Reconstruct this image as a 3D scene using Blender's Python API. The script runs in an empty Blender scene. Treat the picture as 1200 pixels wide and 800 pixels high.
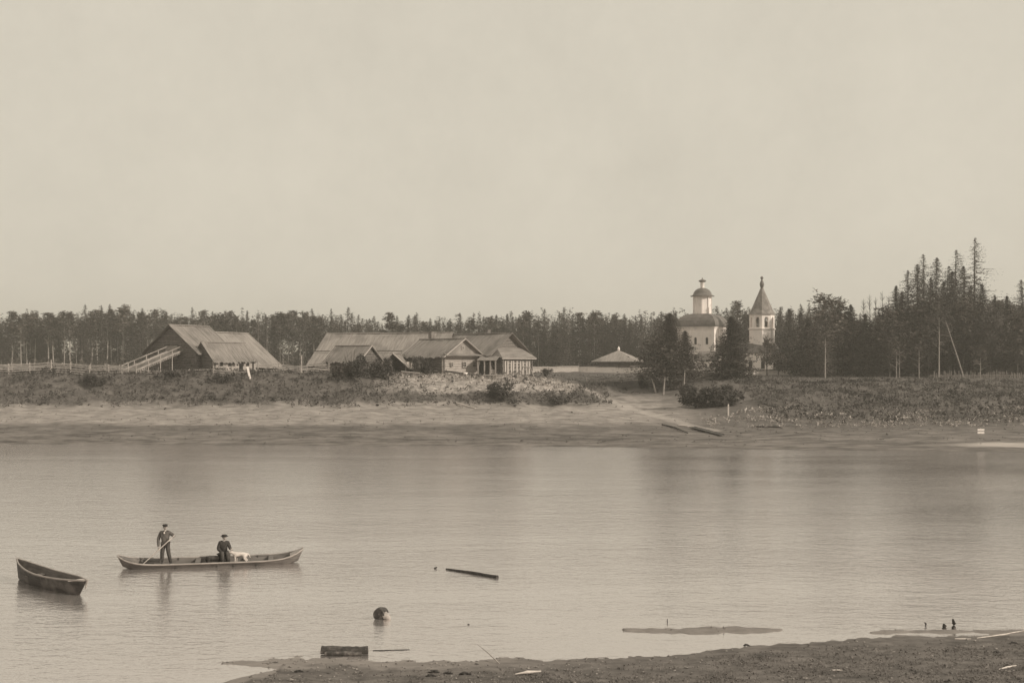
import bpy, bmesh, math, random
import numpy as np
from mathutils import Vector, Matrix, Euler

R = math.radians
random.seed(11)
rng = np.random.default_rng(11)
F, HOR, EYE = 1300.0, 425.0, 9.1        # focal length in photo pixels, horizon row, eye height over the river

# ------------------------------------------------------------------ scene, camera, light
scene = bpy.context.scene
C = scene.collection
cam_d = bpy.data.cameras.new('camera')
cam = bpy.data.objects.new('camera', cam_d); C.objects.link(cam)
cam.location = (0, 0, EYE); cam.rotation_euler = (R(90), 0, 0)
cam_d.sensor_width = 36; cam_d.lens = 36 * F / 1200
cam_d.shift_y = 25 / 1200
cam_d.clip_start = .1; cam_d.clip_end = 6000
scene.camera = cam

SUN_EL, SUN_AZ = R(29), math.atan2(.90, -.43)     # azimuth measured clockwise from +Y
world = bpy.data.worlds.new('World'); scene.world = world; world.use_nodes = True
wn, wl = world.node_tree.nodes, world.node_tree.links
wn.clear()
out = wn.new('ShaderNodeOutputWorld'); bg = wn.new('ShaderNodeBackground')
sky = wn.new('ShaderNodeTexSky'); sky.sky_type = 'NISHITA'; sky.sun_disc = False
sky.sun_elevation = SUN_EL; sky.sun_rotation = SUN_AZ; sky.air_density = 1.0; sky.dust_density = 3.0
bw = wn.new('ShaderNodeRGBToBW')
wl.new(sky.outputs[0], bw.inputs[0])
flat = wn.new('ShaderNodeMapRange'); flat.inputs[1].default_value = 0; flat.inputs[2].default_value = 14
flat.inputs[3].default_value = 5.4; flat.inputs[4].default_value = 8.6   # thin high overcast evens the sky out
flat.clamp = True
wl.new(bw.outputs[0], flat.inputs[0])
tc = wn.new('ShaderNodeTexCoord'); nz = wn.new('ShaderNodeTexNoise'); nz.inputs['Scale'].default_value = 1.7
nz.inputs['Detail'].default_value = 12; nz.inputs['Roughness'].default_value = .74
wl.new(tc.outputs['Generated'], nz.inputs['Vector'])
mr = wn.new('ShaderNodeMapRange'); mr.inputs[1].default_value = .32; mr.inputs[2].default_value = .68
mr.inputs[3].default_value = .91; mr.inputs[4].default_value = 1.09
wl.new(nz.outputs[0], mr.inputs[0])
mul = wn.new('ShaderNodeMath'); mul.operation = 'MULTIPLY'
wl.new(flat.outputs[0], mul.inputs[0]); wl.new(mr.outputs[0], mul.inputs[1])
comb = wn.new('ShaderNodeVectorMath'); comb.operation = 'SCALE'
comb.inputs[0].default_value = (1.0, .925, .775)
wl.new(mul.outputs[0], comb.inputs['Scale'])
wl.new(comb.outputs[0], bg.inputs[0]); bg.inputs[1].default_value = .11
wl.new(bg.outputs[0], out.inputs[0])

sun_d = bpy.data.lights.new('sun', 'SUN'); sun_d.energy = 3.3; sun_d.angle = R(.6); sun_d.color = (1, .915, .77)
sun = bpy.data.objects.new('sun', sun_d); C.objects.link(sun)
sv = Vector((math.sin(SUN_AZ) * math.cos(SUN_EL), math.cos(SUN_AZ) * math.cos(SUN_EL), math.sin(SUN_EL)))
sun.rotation_euler = sv.to_track_quat('Z', 'Y').to_euler()
sun.location = (0, 0, 60)

scene.view_settings.view_transform = 'Standard'; scene.view_settings.look = 'None'
scene.view_settings.exposure = 0.0; scene.view_settings.gamma = 1
scene.view_settings.use_curve_mapping = False
scene.cycles.max_bounces = 6; scene.cycles.volume_bounces = 0
scene.cycles.volume_max_steps = 64

# ------------------------------------------------------------------ helpers
def sep(v, w=1.0):
    return (v * 1.05, v * (1 - .055 * w), v * (1 - .115 * w), 1)

def tag(o, label=None, cat=None, group=None, kind=None):
    if label: o['label'] = label
    if cat: o['category'] = cat
    if group: o['group'] = group
    if kind: o['kind'] = kind
    return o

def empty(name, loc, rz=0, label=None, cat=None, group=None):
    o = bpy.data.objects.new(name, None); C.objects.link(o)
    o.location = loc; o.rotation_euler = (0, 0, rz); o.empty_display_size = .3
    return tag(o, label, cat, group)

def X(px, Y): return (px - 600) * Y / F
def Z(py, Y): return EYE - (py - HOR) * Y / F
def WY(py): return EYE * F / (py - HOR)

def copy_tree(o, parent=None):
    c = o.copy(); C.objects.link(c)
    if parent: c.parent = parent
    for ch in list(o.children): copy_tree(ch, c)
    return c

class MB:
    def __init__(s): s.v, s.f, s.sm, s.mi = [], [], [], []
    def add(s, vs, fs, smooth=False, mi=0):
        n = len(s.v); s.v += [tuple(v) for v in vs]
        s.f += [tuple(i + n for i in f) for f in fs]; s.sm += [smooth] * len(fs); s.mi += [mi] * len(fs)
        return s
    def box(s, c, d, rz=0, M=None, mi=0):
        hx, hy, hz = d[0] / 2, d[1] / 2, d[2] / 2
        m = Matrix.Translation(c) @ (M if M is not None else Matrix.Rotation(rz, 4, 'Z'))
        vs = [m @ Vector((x, y, z)) for x in (-hx, hx) for y in (-hy, hy) for z in (-hz, hz)]
        return s.add(vs, [(0, 1, 3, 2), (4, 6, 7, 5), (0, 4, 5, 1), (2, 3, 7, 6), (0, 2, 6, 4), (1, 5, 7, 3)], mi=mi)
    def tube(s, pts, rad, n=8, smooth=True, mi=0, caps=True):
        pts = [Vector(p) for p in pts]; k = len(pts)
        rad = rad if hasattr(rad, '__len__') else [rad] * k
        rings = []; up = Vector((0, 0, 1))
        for i, p in enumerate(pts):
            t = (pts[min(i + 1, k - 1)] - pts[max(i - 1, 0)]).normalized()
            a = t.cross(up)
            if a.length < .05: a = t.cross(Vector((1, 0, 0)))
            a.normalize(); b = a.cross(t)
            rings.append([p + (a * math.cos(q) + b * math.sin(q)) * rad[i] for q in [2 * math.pi * j / n for j in range(n)]])
        vs = [v for r in rings for v in r]; fs = []
        for i in range(k - 1):
            for j in range(n):
                fs.append((i * n + j, i * n + (j + 1) % n, (i + 1) * n + (j + 1) % n, (i + 1) * n + j))
        s.add(vs, fs, smooth, mi)
        if caps:
            s.add(rings[0], [tuple(range(n - 1, -1, -1))], False, mi); s.add(rings[-1], [tuple(range(n))], False, mi)
        return s
    def lathe(s, prof, n=16, c=(0, 0, 0), rot=0, smooth=True, cap=True, mi=0):
        vs = [(c[0] + r * math.cos(rot + 2 * math.pi * j / n), c[1] + r * math.sin(rot + 2 * math.pi * j / n), c[2] + z)
              for r, z in prof for j in range(n)]
        fs = [(i * n + j, i * n + (j + 1) % n, (i + 1) * n + (j + 1) % n, (i + 1) * n + j)
              for i in range(len(prof) - 1) for j in range(n)]
        s.add(vs, fs, smooth, mi)
        if cap:
            m = len(prof) - 1
            s.add(vs[:n], [tuple(range(n - 1, -1, -1))], False, mi); s.add(vs[m * n:], [tuple(range(n))], False, mi)
        return s
    def slab(s, quad, t, n=None):
        q = [Vector(p) for p in quad]
        nn = (q[1] - q[0]).cross(q[2] - q[0]).normalized() if n is None else Vector(n)
        vs = q + [p - nn * t for p in q]; k = len(q)
        fs = [tuple(range(k)), tuple(range(2 * k - 1, k - 1, -1))] + [(i, i + k, (i + 1) % k + k, (i + 1) % k) for i in range(k)]
        return s.add(vs, fs)
    def build(s, name, mat, parent=None, loc=None):
        me = bpy.data.meshes.new(name); me.from_pydata([tuple(v) for v in s.v], [], s.f)
        for m in (mat if isinstance(mat, (list, tuple)) else [mat]): me.materials.append(m)
        me.polygons.foreach_set('use_smooth', s.sm); me.polygons.foreach_set('material_index', s.mi)
        me.validate(); me.update()
        o = bpy.data.objects.new(name, me); C.objects.link(o)
        if parent: o.parent = parent
        if loc is not None: o.location = loc
        return o

def arr_mesh(name, v, f, mat, parent=None, smooth=False, link=True, mats=None, mi=None):
    """fast mesh from numpy arrays (f is n x 3 or n x 4)"""
    me = bpy.data.meshes.new(name); v = np.asarray(v, np.float32); f = np.asarray(f, np.int32)
    me.vertices.add(len(v)); me.vertices.foreach_set('co', v.ravel())
    me.loops.add(f.size); me.loops.foreach_set('vertex_index', f.ravel())
    me.polygons.add(len(f)); me.polygons.foreach_set('loop_start', np.arange(0, f.size, f.shape[1], dtype=np.int32))
    me.polygons.foreach_set('loop_total', np.full(len(f), f.shape[1], np.int32))
    me.polygons.foreach_set('use_smooth', np.full(len(f), smooth))
    me.materials.append(mat); me.update(); me.validate()
    o = bpy.data.objects.new(name, me)
    if link: C.objects.link(o)
    if parent: o.parent = parent
    return o

# smooth value noise for terrain
def vnoise(x, y, seed=0):
    x = np.asarray(x, float); y = np.asarray(y, float)
    xi, yi = np.floor(x).astype(np.int64), np.floor(y).astype(np.int64); fx, fy = x - xi, y - yi
    def h(a, b):
        n = (a * 374761393 + b * 668265263 + seed * 982451653) & 0x7fffffff
        n = ((n ^ (n >> 13)) * 1274126177) & 0x7fffffff
        return ((n ^ (n >> 16)) & 0xffff) / 65535.0
    u, w = fx * fx * (3 - 2 * fx), fy * fy * (3 - 2 * fy)
    return (h(xi, yi) * (1 - u) + h(xi + 1, yi) * u) * (1 - w) + (h(xi, yi + 1) * (1 - u) + h(xi + 1, yi + 1) * u) * w - .5

# ------------------------------------------------------------------ materials
MATS = {}
def mat(name, lo, hi, scale=3.0, detail=6, rough=.85, stretch=(1, 1, 1), bump=0, bdist=.02, rnd=0, w=1.0, coord='Object',
        rough2=.6, spec=.3, spots=None):
    m = bpy.data.materials.new(name); m.use_nodes = True; nt = m.node_tree; N, L = nt.nodes, nt.links
    b = N['Principled BSDF']; b.inputs['Roughness'].default_value = rough
    b.inputs['Specular IOR Level'].default_value = spec
    tc = N.new('ShaderNodeTexCoord'); mp = N.new('ShaderNodeMapping'); mp.inputs['Scale'].default_value = stretch
    L.new(tc.outputs[coord], mp.inputs[0])
    n = N.new('ShaderNodeTexNoise'); n.inputs['Scale'].default_value = scale; n.inputs['Detail'].default_value = detail
    n.inputs['Roughness'].default_value = rough2
    L.new(mp.outputs[0], n.inputs['Vector'])
    r = N.new('ShaderNodeValToRGB'); r.color_ramp.elements[0].position = .34; r.color_ramp.elements[1].position = .66
    r.color_ramp.elements[0].color = sep(lo, w); r.color_ramp.elements[1].color = sep(hi, w)
    L.new(n.outputs[0], r.inputs[0]); col = r.outputs[0]
    if spots:      # (scale, value, low, high)
        n2 = N.new('ShaderNodeTexNoise'); n2.inputs['Scale'].default_value = spots[0]; n2.inputs['Detail'].default_value = 3
        L.new(tc.outputs[coord], n2.inputs['Vector'])
        r2 = N.new('ShaderNodeValToRGB'); r2.color_ramp.elements[0].position = spots[2]; r2.color_ramp.elements[1].position = spots[3]
        L.new(n2.outputs[0], r2.inputs[0])
        mx = N.new('ShaderNodeMix'); mx.data_type = 'RGBA'; L.new(r2.outputs[0], mx.inputs[0])
        L.new(col, mx.inputs[6]); mx.inputs[7].default_value = sep(spots[1], w); col = mx.outputs[2]
    if rnd:
        oi = N.new('ShaderNodeObjectInfo'); q = N.new('ShaderNodeMapRange')
        q.inputs[3].default_value = 1 - rnd; q.inputs[4].default_value = 1 + rnd
        L.new(oi.outputs['Random'], q.inputs[0])
        s = N.new('ShaderNodeVectorMath'); s.operation = 'SCALE'; L.new(col, s.inputs[0]); L.new(q.outputs[0], s.inputs['Scale'])
        col = s.outputs[0]
    L.new(col, b.inputs['Base Color'])
    if bump:
        bp = N.new('ShaderNodeBump'); bp.inputs['Strength'].default_value = bump; bp.inputs['Distance'].default_value = bdist
        L.new(n.outputs[0], bp.inputs['Height']); L.new(bp.outputs[0], b.inputs['Normal'])
    MATS[name] = m
    return m

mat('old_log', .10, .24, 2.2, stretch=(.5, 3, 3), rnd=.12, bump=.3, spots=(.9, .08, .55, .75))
mat('pale_log', .32, .50, 2.2, stretch=(.6, 3, 5), rnd=.06, bump=.2, spots=(1.1, .28, .55, .75))  # paler logs than old_log, set on a few walls only
mat('plank_roof', .15, .27, 1.2, stretch=(4, .35, .6), rnd=.10, spots=(.35, .11, .5, .75), bump=.3)
mat('plank_roof_pale', .20, .34, 1.2, stretch=(4, .35, .6), rnd=.10, spots=(.4, .15, .5, .78), bump=.3)
mat('dark_roof', .12, .24, 1.6, stretch=(3, .5, 1), rnd=.1, spots=(.5, .1, .5, .75))
mat('trim', .34, .48, 3, stretch=(.4, 3, 3))
mat('rail', .24, .42, 2, stretch=(.3, 3, 3), rnd=.15)
mat('dark_wood', .05, .11, 2, stretch=(.5, 3, 3))
mat('void', .012, .02, 2)
mat('pane', .02, .04, 2, rough=.15, spec=.5)
mat('whitewash', .76, .88, .5, detail=8, spots=(.9, .6, .58, .8), w=.8)
mat('church_roof', .10, .19, .8, detail=7, rough=.6, spots=(2.2, .12, .5, .7))
mat('tent_roof', .15, .24, 2.4, detail=7, stretch=(1, 1, .5), spots=(1.2, .30, .56, .7))
mat('bark', .05, .13, 3, stretch=(2, 2, .4), rnd=.2)
mat('pale_bark', .20, .34, 3, stretch=(2, 2, .8), spots=(3, .12, .62, .68))
mat('pine_bark', .22, .42, 2, stretch=(2, 2, .4), rnd=.25)
mat('spruce', .044, .108, .9, rnd=.25, rough=.8, w=1.7)
mat('spruce_dark', .034, .084, 1.1, rnd=.2, w=1.7)
mat('pine', .052, .125, .8, rnd=.25, w=1.7)
mat('birch_leaf', .055, .105, .8, rnd=.25)
mat('bare_twig', .12, .20, .8, rnd=.2)
mat('scrub', .04, .135, .35, detail=8, spots=(.18, .045, .52, .66))
mat('bush', .04, .10, .9, rnd=.25)
mat('dry_grass', .32, .55, .8, spots=(.9, .16, .5, .7))
mat('shore_grass', .09, .22, .9)
mat('pebble', .12, .34, 6, spots=(5, .08, .5, .6))
mat('hull', .025, .07, 2.4, stretch=(.4, 2, 5), rough=.6, spots=(1.6, .17, .5, .75))
mat('canoe_hull', .08, .18, 2.4, stretch=(.35, 2, 6), rough=.6, spots=(1.4, .07, .5, .72), bump=.2)
mat('gunwale', .24, .42, 3, stretch=(.4, 3, 3))
mat('inside', .09, .19, 3, stretch=(.4, 3, 3))
mat('driftwood', .45, .68, 4, stretch=(.5, 3, 3))
mat('wet_log', .025, .08, 5, spots=(7, .14, .55, .7), bump=.6, bdist=.03)
mat('moss_log', .04, .11, 6, spots=(7, .2, .55, .7), bump=.6, bdist=.03)
mat('skin', .34, .42, 20, rough=.6)
mat('hair', .03, .05, 30)
mat('jacket_grey', .075, .13, 9, detail=4, bump=.3, bdist=.01)
mat('jacket_dark', .03, .06, 9, detail=4, bump=.3, bdist=.01)
mat('trousers', .045, .085, 9)
mat('boots', .02, .04, 9, rough=.5)
mat('cap', .025, .05, 9)
mat('collar', .6, .7, 9)
mat('dog_fur', .5, .66, 14, bump=.4, bdist=.01)
mat('dark_dot', .01, .02, 5)
mat('bell_metal', .06, .12, 5, rough=.4)
mat('sack', .05, .12, 8)
M = MATS

def ground_mat(name, zones):
    """zones: list of (attribute or None, low, high, scale) blended in turn"""
    m = bpy.data.materials.new(name); m.use_nodes = True; nt = m.node_tree; N, L = nt.nodes, nt.links
    b = N['Principled BSDF']; b.inputs['Roughness'].default_value = .9; b.inputs['Specular IOR Level'].default_value = .15
    tc = N.new('ShaderNodeTexCoord'); col = None
    for att, lo, hi, sc, st in zones:
        mp = N.new('ShaderNodeMapping'); mp.inputs['Scale'].default_value = st; L.new(tc.outputs['Object'], mp.inputs[0])
        n = N.new('ShaderNodeTexNoise'); n.inputs['Scale'].default_value = sc; n.inputs['Detail'].default_value = 10
        n.inputs['Roughness'].default_value = .72; L.new(mp.outputs[0], n.inputs['Vector'])
        r = N.new('ShaderNodeValToRGB'); r.color_ramp.elements[0].position = .36; r.color_ramp.elements[1].position = .64
        r.color_ramp.elements[0].color = sep(lo); r.color_ramp.elements[1].color = sep(hi); L.new(n.outputs[0], r.inputs[0])
        if col is None: col = r.outputs[0]; h = n.outputs[0]; continue
        a = N.new('ShaderNodeAttribute'); a.attribute_name = att
        mx = N.new('ShaderNodeMix'); mx.data_type = 'RGBA'
        L.new(a.outputs['Fac'], mx.inputs[0]); L.new(col, mx.inputs[6]); L.new(r.outputs[0], mx.inputs[7]); col = mx.outputs[2]
    L.new(col, b.inputs['Base Color'])
    bp = N.new('ShaderNodeBump'); bp.inputs['Strength'].default_value = .6; bp.inputs['Distance'].default_value = .05
    L.new(h, bp.inputs['Height']); L.new(bp.outputs[0], b.inputs['Normal'])
    return m

# ------------------------------------------------------------------ terrain
COLS = [  # photo column, then (Y, z): waterline, foot, bank top, just behind, yard, wood edge, far
    (-300, [(124, 0), (148, 3.5), (158, 7.4), (164, 7.6), (210, 7.8), (340, 8.3), (700, 14)]),
    (0,    [(124, 0), (148, 3.5), (158, 7.4), (164, 7.6), (210, 7.8), (340, 8.3), (700, 14)]),
    (300,  [(123, 0), (148, 3.5), (158, 7.4), (164, 7.6), (210, 7.8), (340, 8.3), (700, 14)]),
    (500,  [(122, 0), (149, 3.2), (160, 7.0), (165, 7.3), (210, 7.7), (340, 8.3), (700, 14)]),
    (640,  [(120, 0), (149, 3.0), (160, 6.5), (166, 6.9), (210, 7.5), (340, 8.3), (700, 14)]),
    (700,  [(119, 0), (146, 2.6), (162, 5.0), (173, 6.0), (210, 7.3), (340, 8.2), (700, 14)]),
    (750,  [(117, 0), (140, 1.9), (171, 4.9), (174, 6.2), (210, 7.1), (340, 8.0), (700, 14)]),
    (815,  [(116, 0), (140, 1.7), (160, 4.6), (172, 6.2), (210, 7.1), (340, 8.0), (700, 14)]),
    (880,  [(115, 0), (138, 1.8), (163, 6.0), (172, 6.4), (210, 7.1), (340, 8.0), (700, 14)]),
    (1000, [(114, 0), (135, 1.5), (163, 6.1), (175, 6.3), (210, 6.8), (340, 8.0), (700, 14)]),
    (1200, [(113, 0), (135, 1.5), (163, 6.1), (175, 6.3), (210, 6.8), (340, 8.0), (700, 14)]),
    (1500, [(113, 0), (135, 1.5), (163, 6.1), (175, 6.3), (210, 6.8), (340, 8.0), (700, 14)])]
CX = np.array([(c[0] - 600) * 150 / F for c in COLS])
KN = np.array([c[1] for c in COLS], float)       # cols x knots x 2

def far_z(x, y, rough=True):
    x = np.atleast_1d(np.asarray(x, float)); y = np.atleast_1d(np.asarray(y, float))
    x, y = np.broadcast_arrays(x, y)
    xs = x + 2.0 * vnoise(x / 9, y / 9, 3)
    ky = np.stack([np.interp(xs, CX, KN[:, k, 0]) for k in range(7)], -1)
    kz = np.stack([np.interp(xs, CX, KN[:, k, 1]) for k in range(7)], -1)
    yy = y + 1.4 * vnoise(x / 7, y / 40, 5) + .6 * vnoise(x / 2.1, y / 9, 6)
    z = np.where(yy < ky[..., 0], np.maximum((yy - ky[..., 0]) * .12, -1.6), 0.0)
    for k in range(6):
        t = (yy - ky[..., k]) / (ky[..., k + 1] - ky[..., k])
        s = (t >= 0) & (t < 1)
        z = np.where(s, kz[..., k] + (kz[..., k + 1] - kz[..., k]) * t, z)
    z = np.where(yy >= ky[..., 6], 14 + (yy - ky[..., 6]) * .002, z)
    if rough:
        on = np.clip((yy - ky[..., 0]) / 10, 0, 1); sl = np.clip((z - 2) / 2, 0, 1) * np.clip((190 - y) / 20, 0, 1)
        z = z + on * (.22 * vnoise(x / 3, y / 3, 1) + .12 * vnoise(x / 1.1, y / 1.1, 2)) + sl * (.7 * vnoise(x / 4.5, y / 3.5, 7) + .35 * vnoise(x / 1.6, y / 1.5, 8))
    return z

def gz(x, y): return float(far_z(x, y)[0])

def grid_mesh(name, xs, ys, zf, mt, attrs):
    gx, gy = np.meshgrid(xs, ys); z = zf(gx.ravel(), gy.ravel())
    v = np.stack([gx.ravel(), gy.ravel(), z], -1); nx, ny = len(xs), len(ys)
    i = np.arange(nx * ny).reshape(ny, nx)
    f = np.stack([i[:-1, :-1].ravel(), i[:-1, 1:].ravel(), i[1:, 1:].ravel(), i[1:, :-1].ravel()], -1)
    o = arr_mesh(name, v, f, mt, smooth=True)
    for an, fn in attrs.items():
        a = o.data.attributes.new(an, 'FLOAT', 'POINT'); a.data.foreach_set('value', fn(v[:, 0], v[:, 1], v[:, 2]).astype(np.float32))
    return o

def sstep(a, b, x): t = np.clip((x - a) / (b - a), 0, 1); return t * t * (3 - 2 * t)
def a_sand(x, y, z):
    n = .9 * vnoise(x / 5, y / 2.5, 21) + .6 * vnoise(x / 1.4, y / .8, 22)
    left = sstep(30, 12, x)
    s = sstep(1.3, 1.75, z + n * .35) * sstep(4.1, 3.3, z + n) * sstep(172, 160, y)
    gully = np.exp(-((x - 19) / 7) ** 2) * sstep(1.5, 2.2, z) * sstep(5.4, 4.6, z) * .35
    return np.clip(s * left + gully, 0, 1)
def a_mud(x, y, z):
    n = .5 * vnoise(x / 6, y / 2, 31) + .3 * vnoise(x / 1.4, y / .8, 32)
    return sstep(1.7, .85, z + n * 1.1) * (y < 150)
def a_pale(x, y, z):   # eroded pale soil in front of the cottages
    n = vnoise(x / 2.5, y / 2.0, 41) + .6 * vnoise(x / .9, y / .9, 42)
    return sstep(-22, -12, x) * sstep(12, 8, x) * sstep(4.7, 5.3, z + n * .8) * sstep(170, 166, y)
def a_dark_step(x, y, z):  # dark strip along the step below the field, stored as the turf attribute
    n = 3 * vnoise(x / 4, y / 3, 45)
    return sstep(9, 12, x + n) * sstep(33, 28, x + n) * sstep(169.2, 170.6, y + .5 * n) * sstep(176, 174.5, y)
def a_field(x, y, z): return sstep(5, 10, x) * sstep(60, 40, x) * sstep(173, 175, y) * sstep(260, 230, y)
def path(x, y):      # trodden track slanting down to the landing
    a, b_ = np.array([X(690, 163), 163]), np.array([X(835, 131), 131]); d = b_ - a
    t = np.clip(((x - a[0]) * d[0] + (y - a[1]) * d[1]) / (d @ d), 0, 1); q = np.hypot(x - a[0] - t * d[0] + .8 * vnoise(y / 3, y * 0, 48), y - a[1] - t * d[1])
    return sstep(1.3, .5, q)
def a_bar(x, y, z): return np.clip(1.6 * (1 - ((x - 56) / 10) ** 2 - ((y - 118.2 - .6 * vnoise(x / 4, x * 0, 47)) / 2.3) ** 2), 0, 1) + .55 * path(x, y)
ys = np.concatenate([np.arange(90, 112, 2), np.arange(112, 178, .4), np.arange(178, 230, 1.5), np.arange(230, 420, 6), np.arange(420, 3000, 80)])
xs = np.concatenate([np.arange(-2200, -200, 60), np.arange(-200, -90, 2.5), np.arange(-90, 95, .42), np.arange(95, 200, 2.5), np.arange(200, 2200, 60)])
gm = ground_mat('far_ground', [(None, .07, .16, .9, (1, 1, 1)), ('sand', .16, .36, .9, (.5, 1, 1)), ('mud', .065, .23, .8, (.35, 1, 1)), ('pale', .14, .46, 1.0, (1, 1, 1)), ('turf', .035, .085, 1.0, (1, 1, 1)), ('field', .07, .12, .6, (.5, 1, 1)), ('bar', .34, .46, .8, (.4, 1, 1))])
tag(grid_mesh('far_bank_ground', xs, ys, lambda a, b: far_z(a, b), gm, {'sand': a_sand, 'mud': a_mud, 'pale': a_pale, 'turf': a_dark_step, 'field': a_field, 'bar': a_bar}), kind='structure')

# near shore
SX = np.array([(px - 600) * 34.5 / F for px in (-700, -200, 258, 262, 300, 376, 500, 700, 800, 850, 930, 1000, 1100, 1200, 1500, 2200)])
SY = np.array([32.0, 33.4, 33.7, 33.95, 34.05, 34.3, 34.1, 34.15, 34.7, 35.3, 36.07, 36.45, 36.9, 37.4, 38.2, 39])
IX0 = (329 - 600) * 33 / F
def near_z(x, y):
    yt = np.interp(x, SX, SY)
    n = .10 * vnoise(x / 1.3, y / 1.3, 51) + .06 * vnoise(x / .35, y / .35, 52) + .04 * vnoise(x / .14, y / .14, 53)
    top = (yt - y) * .055 + n * .35
    u = np.clip((IX0 - x), 0, 1.9) / 1.9                       # narrow inlet that cuts the spit from the bank
    hi = 33.0 + .55 * u; lo = 33.0 - 2.1 * u ** 1.1
    hi = np.where(x < (258 - 600) * 33.7 / F, 60, hi)
    lo = np.where(x < -13.9, 31.0 + .75 * np.clip((-13.9 - x) / 1.5, 0, 1.1), lo)
    inl = np.where(x < IX0, np.maximum((y - hi) * .12, (lo - y) * .08), 9) + n * .3
    z = np.minimum(top, inl)
    z = np.where(y < 31, z + (31 - y) * .10, z); z = np.where(y < 22, z + (22 - y) * .14, z)
    z = np.minimum(z, 7.1)
    def bar(px0, px1, y0, hw):
        cx, w = (px0 + px1) / 2, (px1 - px0) / 2
        X0, W = (cx - 600) * y0 / F, w * y0 / F
        r = np.abs((x - X0) / W); k = hw * np.sqrt(np.clip(1 - r ** 2.2, 0, 1)) * (.75 + 1.1 * (vnoise(x / .9, x * 0 + 3, 61) + .5 * vnoise(x / .3, x * 0, 63))) + .02
        d = 1 - ((y - y0 - .25 * vnoise(x / 1.2, x * 0, 62)) / k) ** 2
        return np.where((r < 1), .05 * np.clip(d, -4, 1) + n * .12, -1)
    z = np.maximum(z, bar(728, 918, 37.75, .42)); z = np.maximum(z, bar(1018, 1290, 37.5, .45))
    return np.maximum(z, -.6)
nxs = np.concatenate([np.arange(-400, -30, 12), np.arange(-30, -19, .6), np.arange(-19, 19, .085), np.arange(19, 30, .6), np.arange(30, 400, 12)])
nys = np.concatenate([np.arange(-200, 0, 10), np.arange(0, 28, .8), np.arange(28, 40, .07), np.arange(40, 60, 2)])
nm = ground_mat('near_ground', [(None, .08, .19, 1.6, (.6, 1, 1)), ('wet', .19, .27, 1.6, (.4, 1, 1)), ('bars', .17, .25, 1.8, (.6, 1, 1))])
tag(grid_mesh('near_shore_ground', nxs, nys, near_z, nm,
    {'wet': lambda x, y, z: sstep(.085, .03, z + .06 * vnoise(x / .8, y / .4, 71)) * sstep(4, -3, x),
     'bars': lambda x, y, z: 1.0 * (y > 36.95) * (x > 3)}), kind='structure')

# water
def water():
    m = bpy.data.materials.new('river_water'); m.use_nodes = True; N, L = m.node_tree.nodes, m.node_tree.links
    b = N['Principled BSDF']; b.inputs['IOR'].default_value = 1.45; b.inputs['Roughness'].default_value = .04
    b.inputs['Base Color'].default_value = sep(.66, .5); b.inputs['Metallic'].default_value = .8
    tc = N.new('ShaderNodeTexCoord')
    def noise(sx, sy, det, rot=0, dist=0):
        mp = N.new('ShaderNodeMapping'); mp.inputs['Scale'].default_value = (sx, sy, 1); mp.inputs['Rotation'].default_value = (0, 0, rot)
        L.new(tc.outputs['Object'], mp.inputs[0])
        n = N.new('ShaderNodeTexNoise'); n.inputs['Scale'].default_value = 1; n.inputs['Detail'].default_value = det
        n.inputs['Distortion'].default_value = dist
        L.new(mp.outputs[0], n.inputs['Vector']); return n.outputs[0]
    def math_(op, a, c):
        q = N.new('ShaderNodeMath'); q.operation = op
        for i, s in enumerate((a, c)):
            if isinstance(s, (int, float)): q.inputs[i].default_value = s
            else: L.new(s, q.inputs[i])
        return q.outputs[0]
    big = math_('MULTIPLY', noise(1.1, 2.4, 4, .10, .8), .026)
    mid = math_('MULTIPLY', noise(3.2, 7.0, 3, -.12, .8), .013)
    fine = math_('MULTIPLY', noise(8, 17, 2, .1), .005)
    patch = noise(.022, .085, 4, .15, 1.2)
    rp = N.new('ShaderNodeMapRange'); rp.inputs[1].default_value = .35; rp.inputs[2].default_value = .65
    rp.inputs[3].default_value = .7; rp.inputs[4].default_value = 1.35; L.new(patch, rp.inputs[0])
    # a gust roughens one patch near the right
    ms = N.new('ShaderNodeMapping'); ms.vector_type = 'TEXTURE'; ms.inputs['Location'].default_value = (18.4, 47.5, 0); ms.inputs['Scale'].default_value = (2.4, 6.5, 1)
    L.new(tc.outputs['Object'], ms.inputs[0])
    g = N.new('ShaderNodeTexGradient'); g.gradient_type = 'QUADRATIC_SPHERE'; L.new(ms.outputs[0], g.inputs[0])
    gust = math_('MULTIPLY', g.outputs[1], 1.2)
    swell = math_('MULTIPLY', noise(.25, .7, 3, .12, 1.0), .022)
    h = math_('MULTIPLY', math_('ADD', math_('ADD', swell, big), math_('ADD', mid, fine)), math_('ADD', rp.outputs[0], gust))
    bp = N.new('ShaderNodeBump'); bp.inputs['Strength'].default_value = 1; bp.inputs['Distance'].default_value = WAVE
    L.new(h, bp.inputs['Height']); L.new(bp.outputs[0], b.inputs['Normal'])
    o = MB().add([(-2200, 8, 0), (2200, 8, 0), (2200, 150, 0), (-2200, 150, 0)], [(0, 1, 2, 3)]).build('river_water', m)
    tag(o, kind='structure')
WAVE = .85
water()

# air
def haze():
    m = bpy.data.materials.new('haze'); m.use_nodes = True; N, L = m.node_tree.nodes, m.node_tree.links
    N.remove(N['Principled BSDF']); v = N.new('ShaderNodeVolumePrincipled'); v.inputs['Density'].default_value = HAZE
    v.inputs['Color'].default_value = (1, .96, .88, 1); v.inputs['Anisotropy'].default_value = .2
    L.new(v.outputs[0], N['Material Output'].inputs['Volume'])
    o = MB().box((0, 1200, 22), (4600, 3900, 52)).build('haze', m); tag(o, kind='stuff')
HAZE = .0006
haze()

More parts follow.
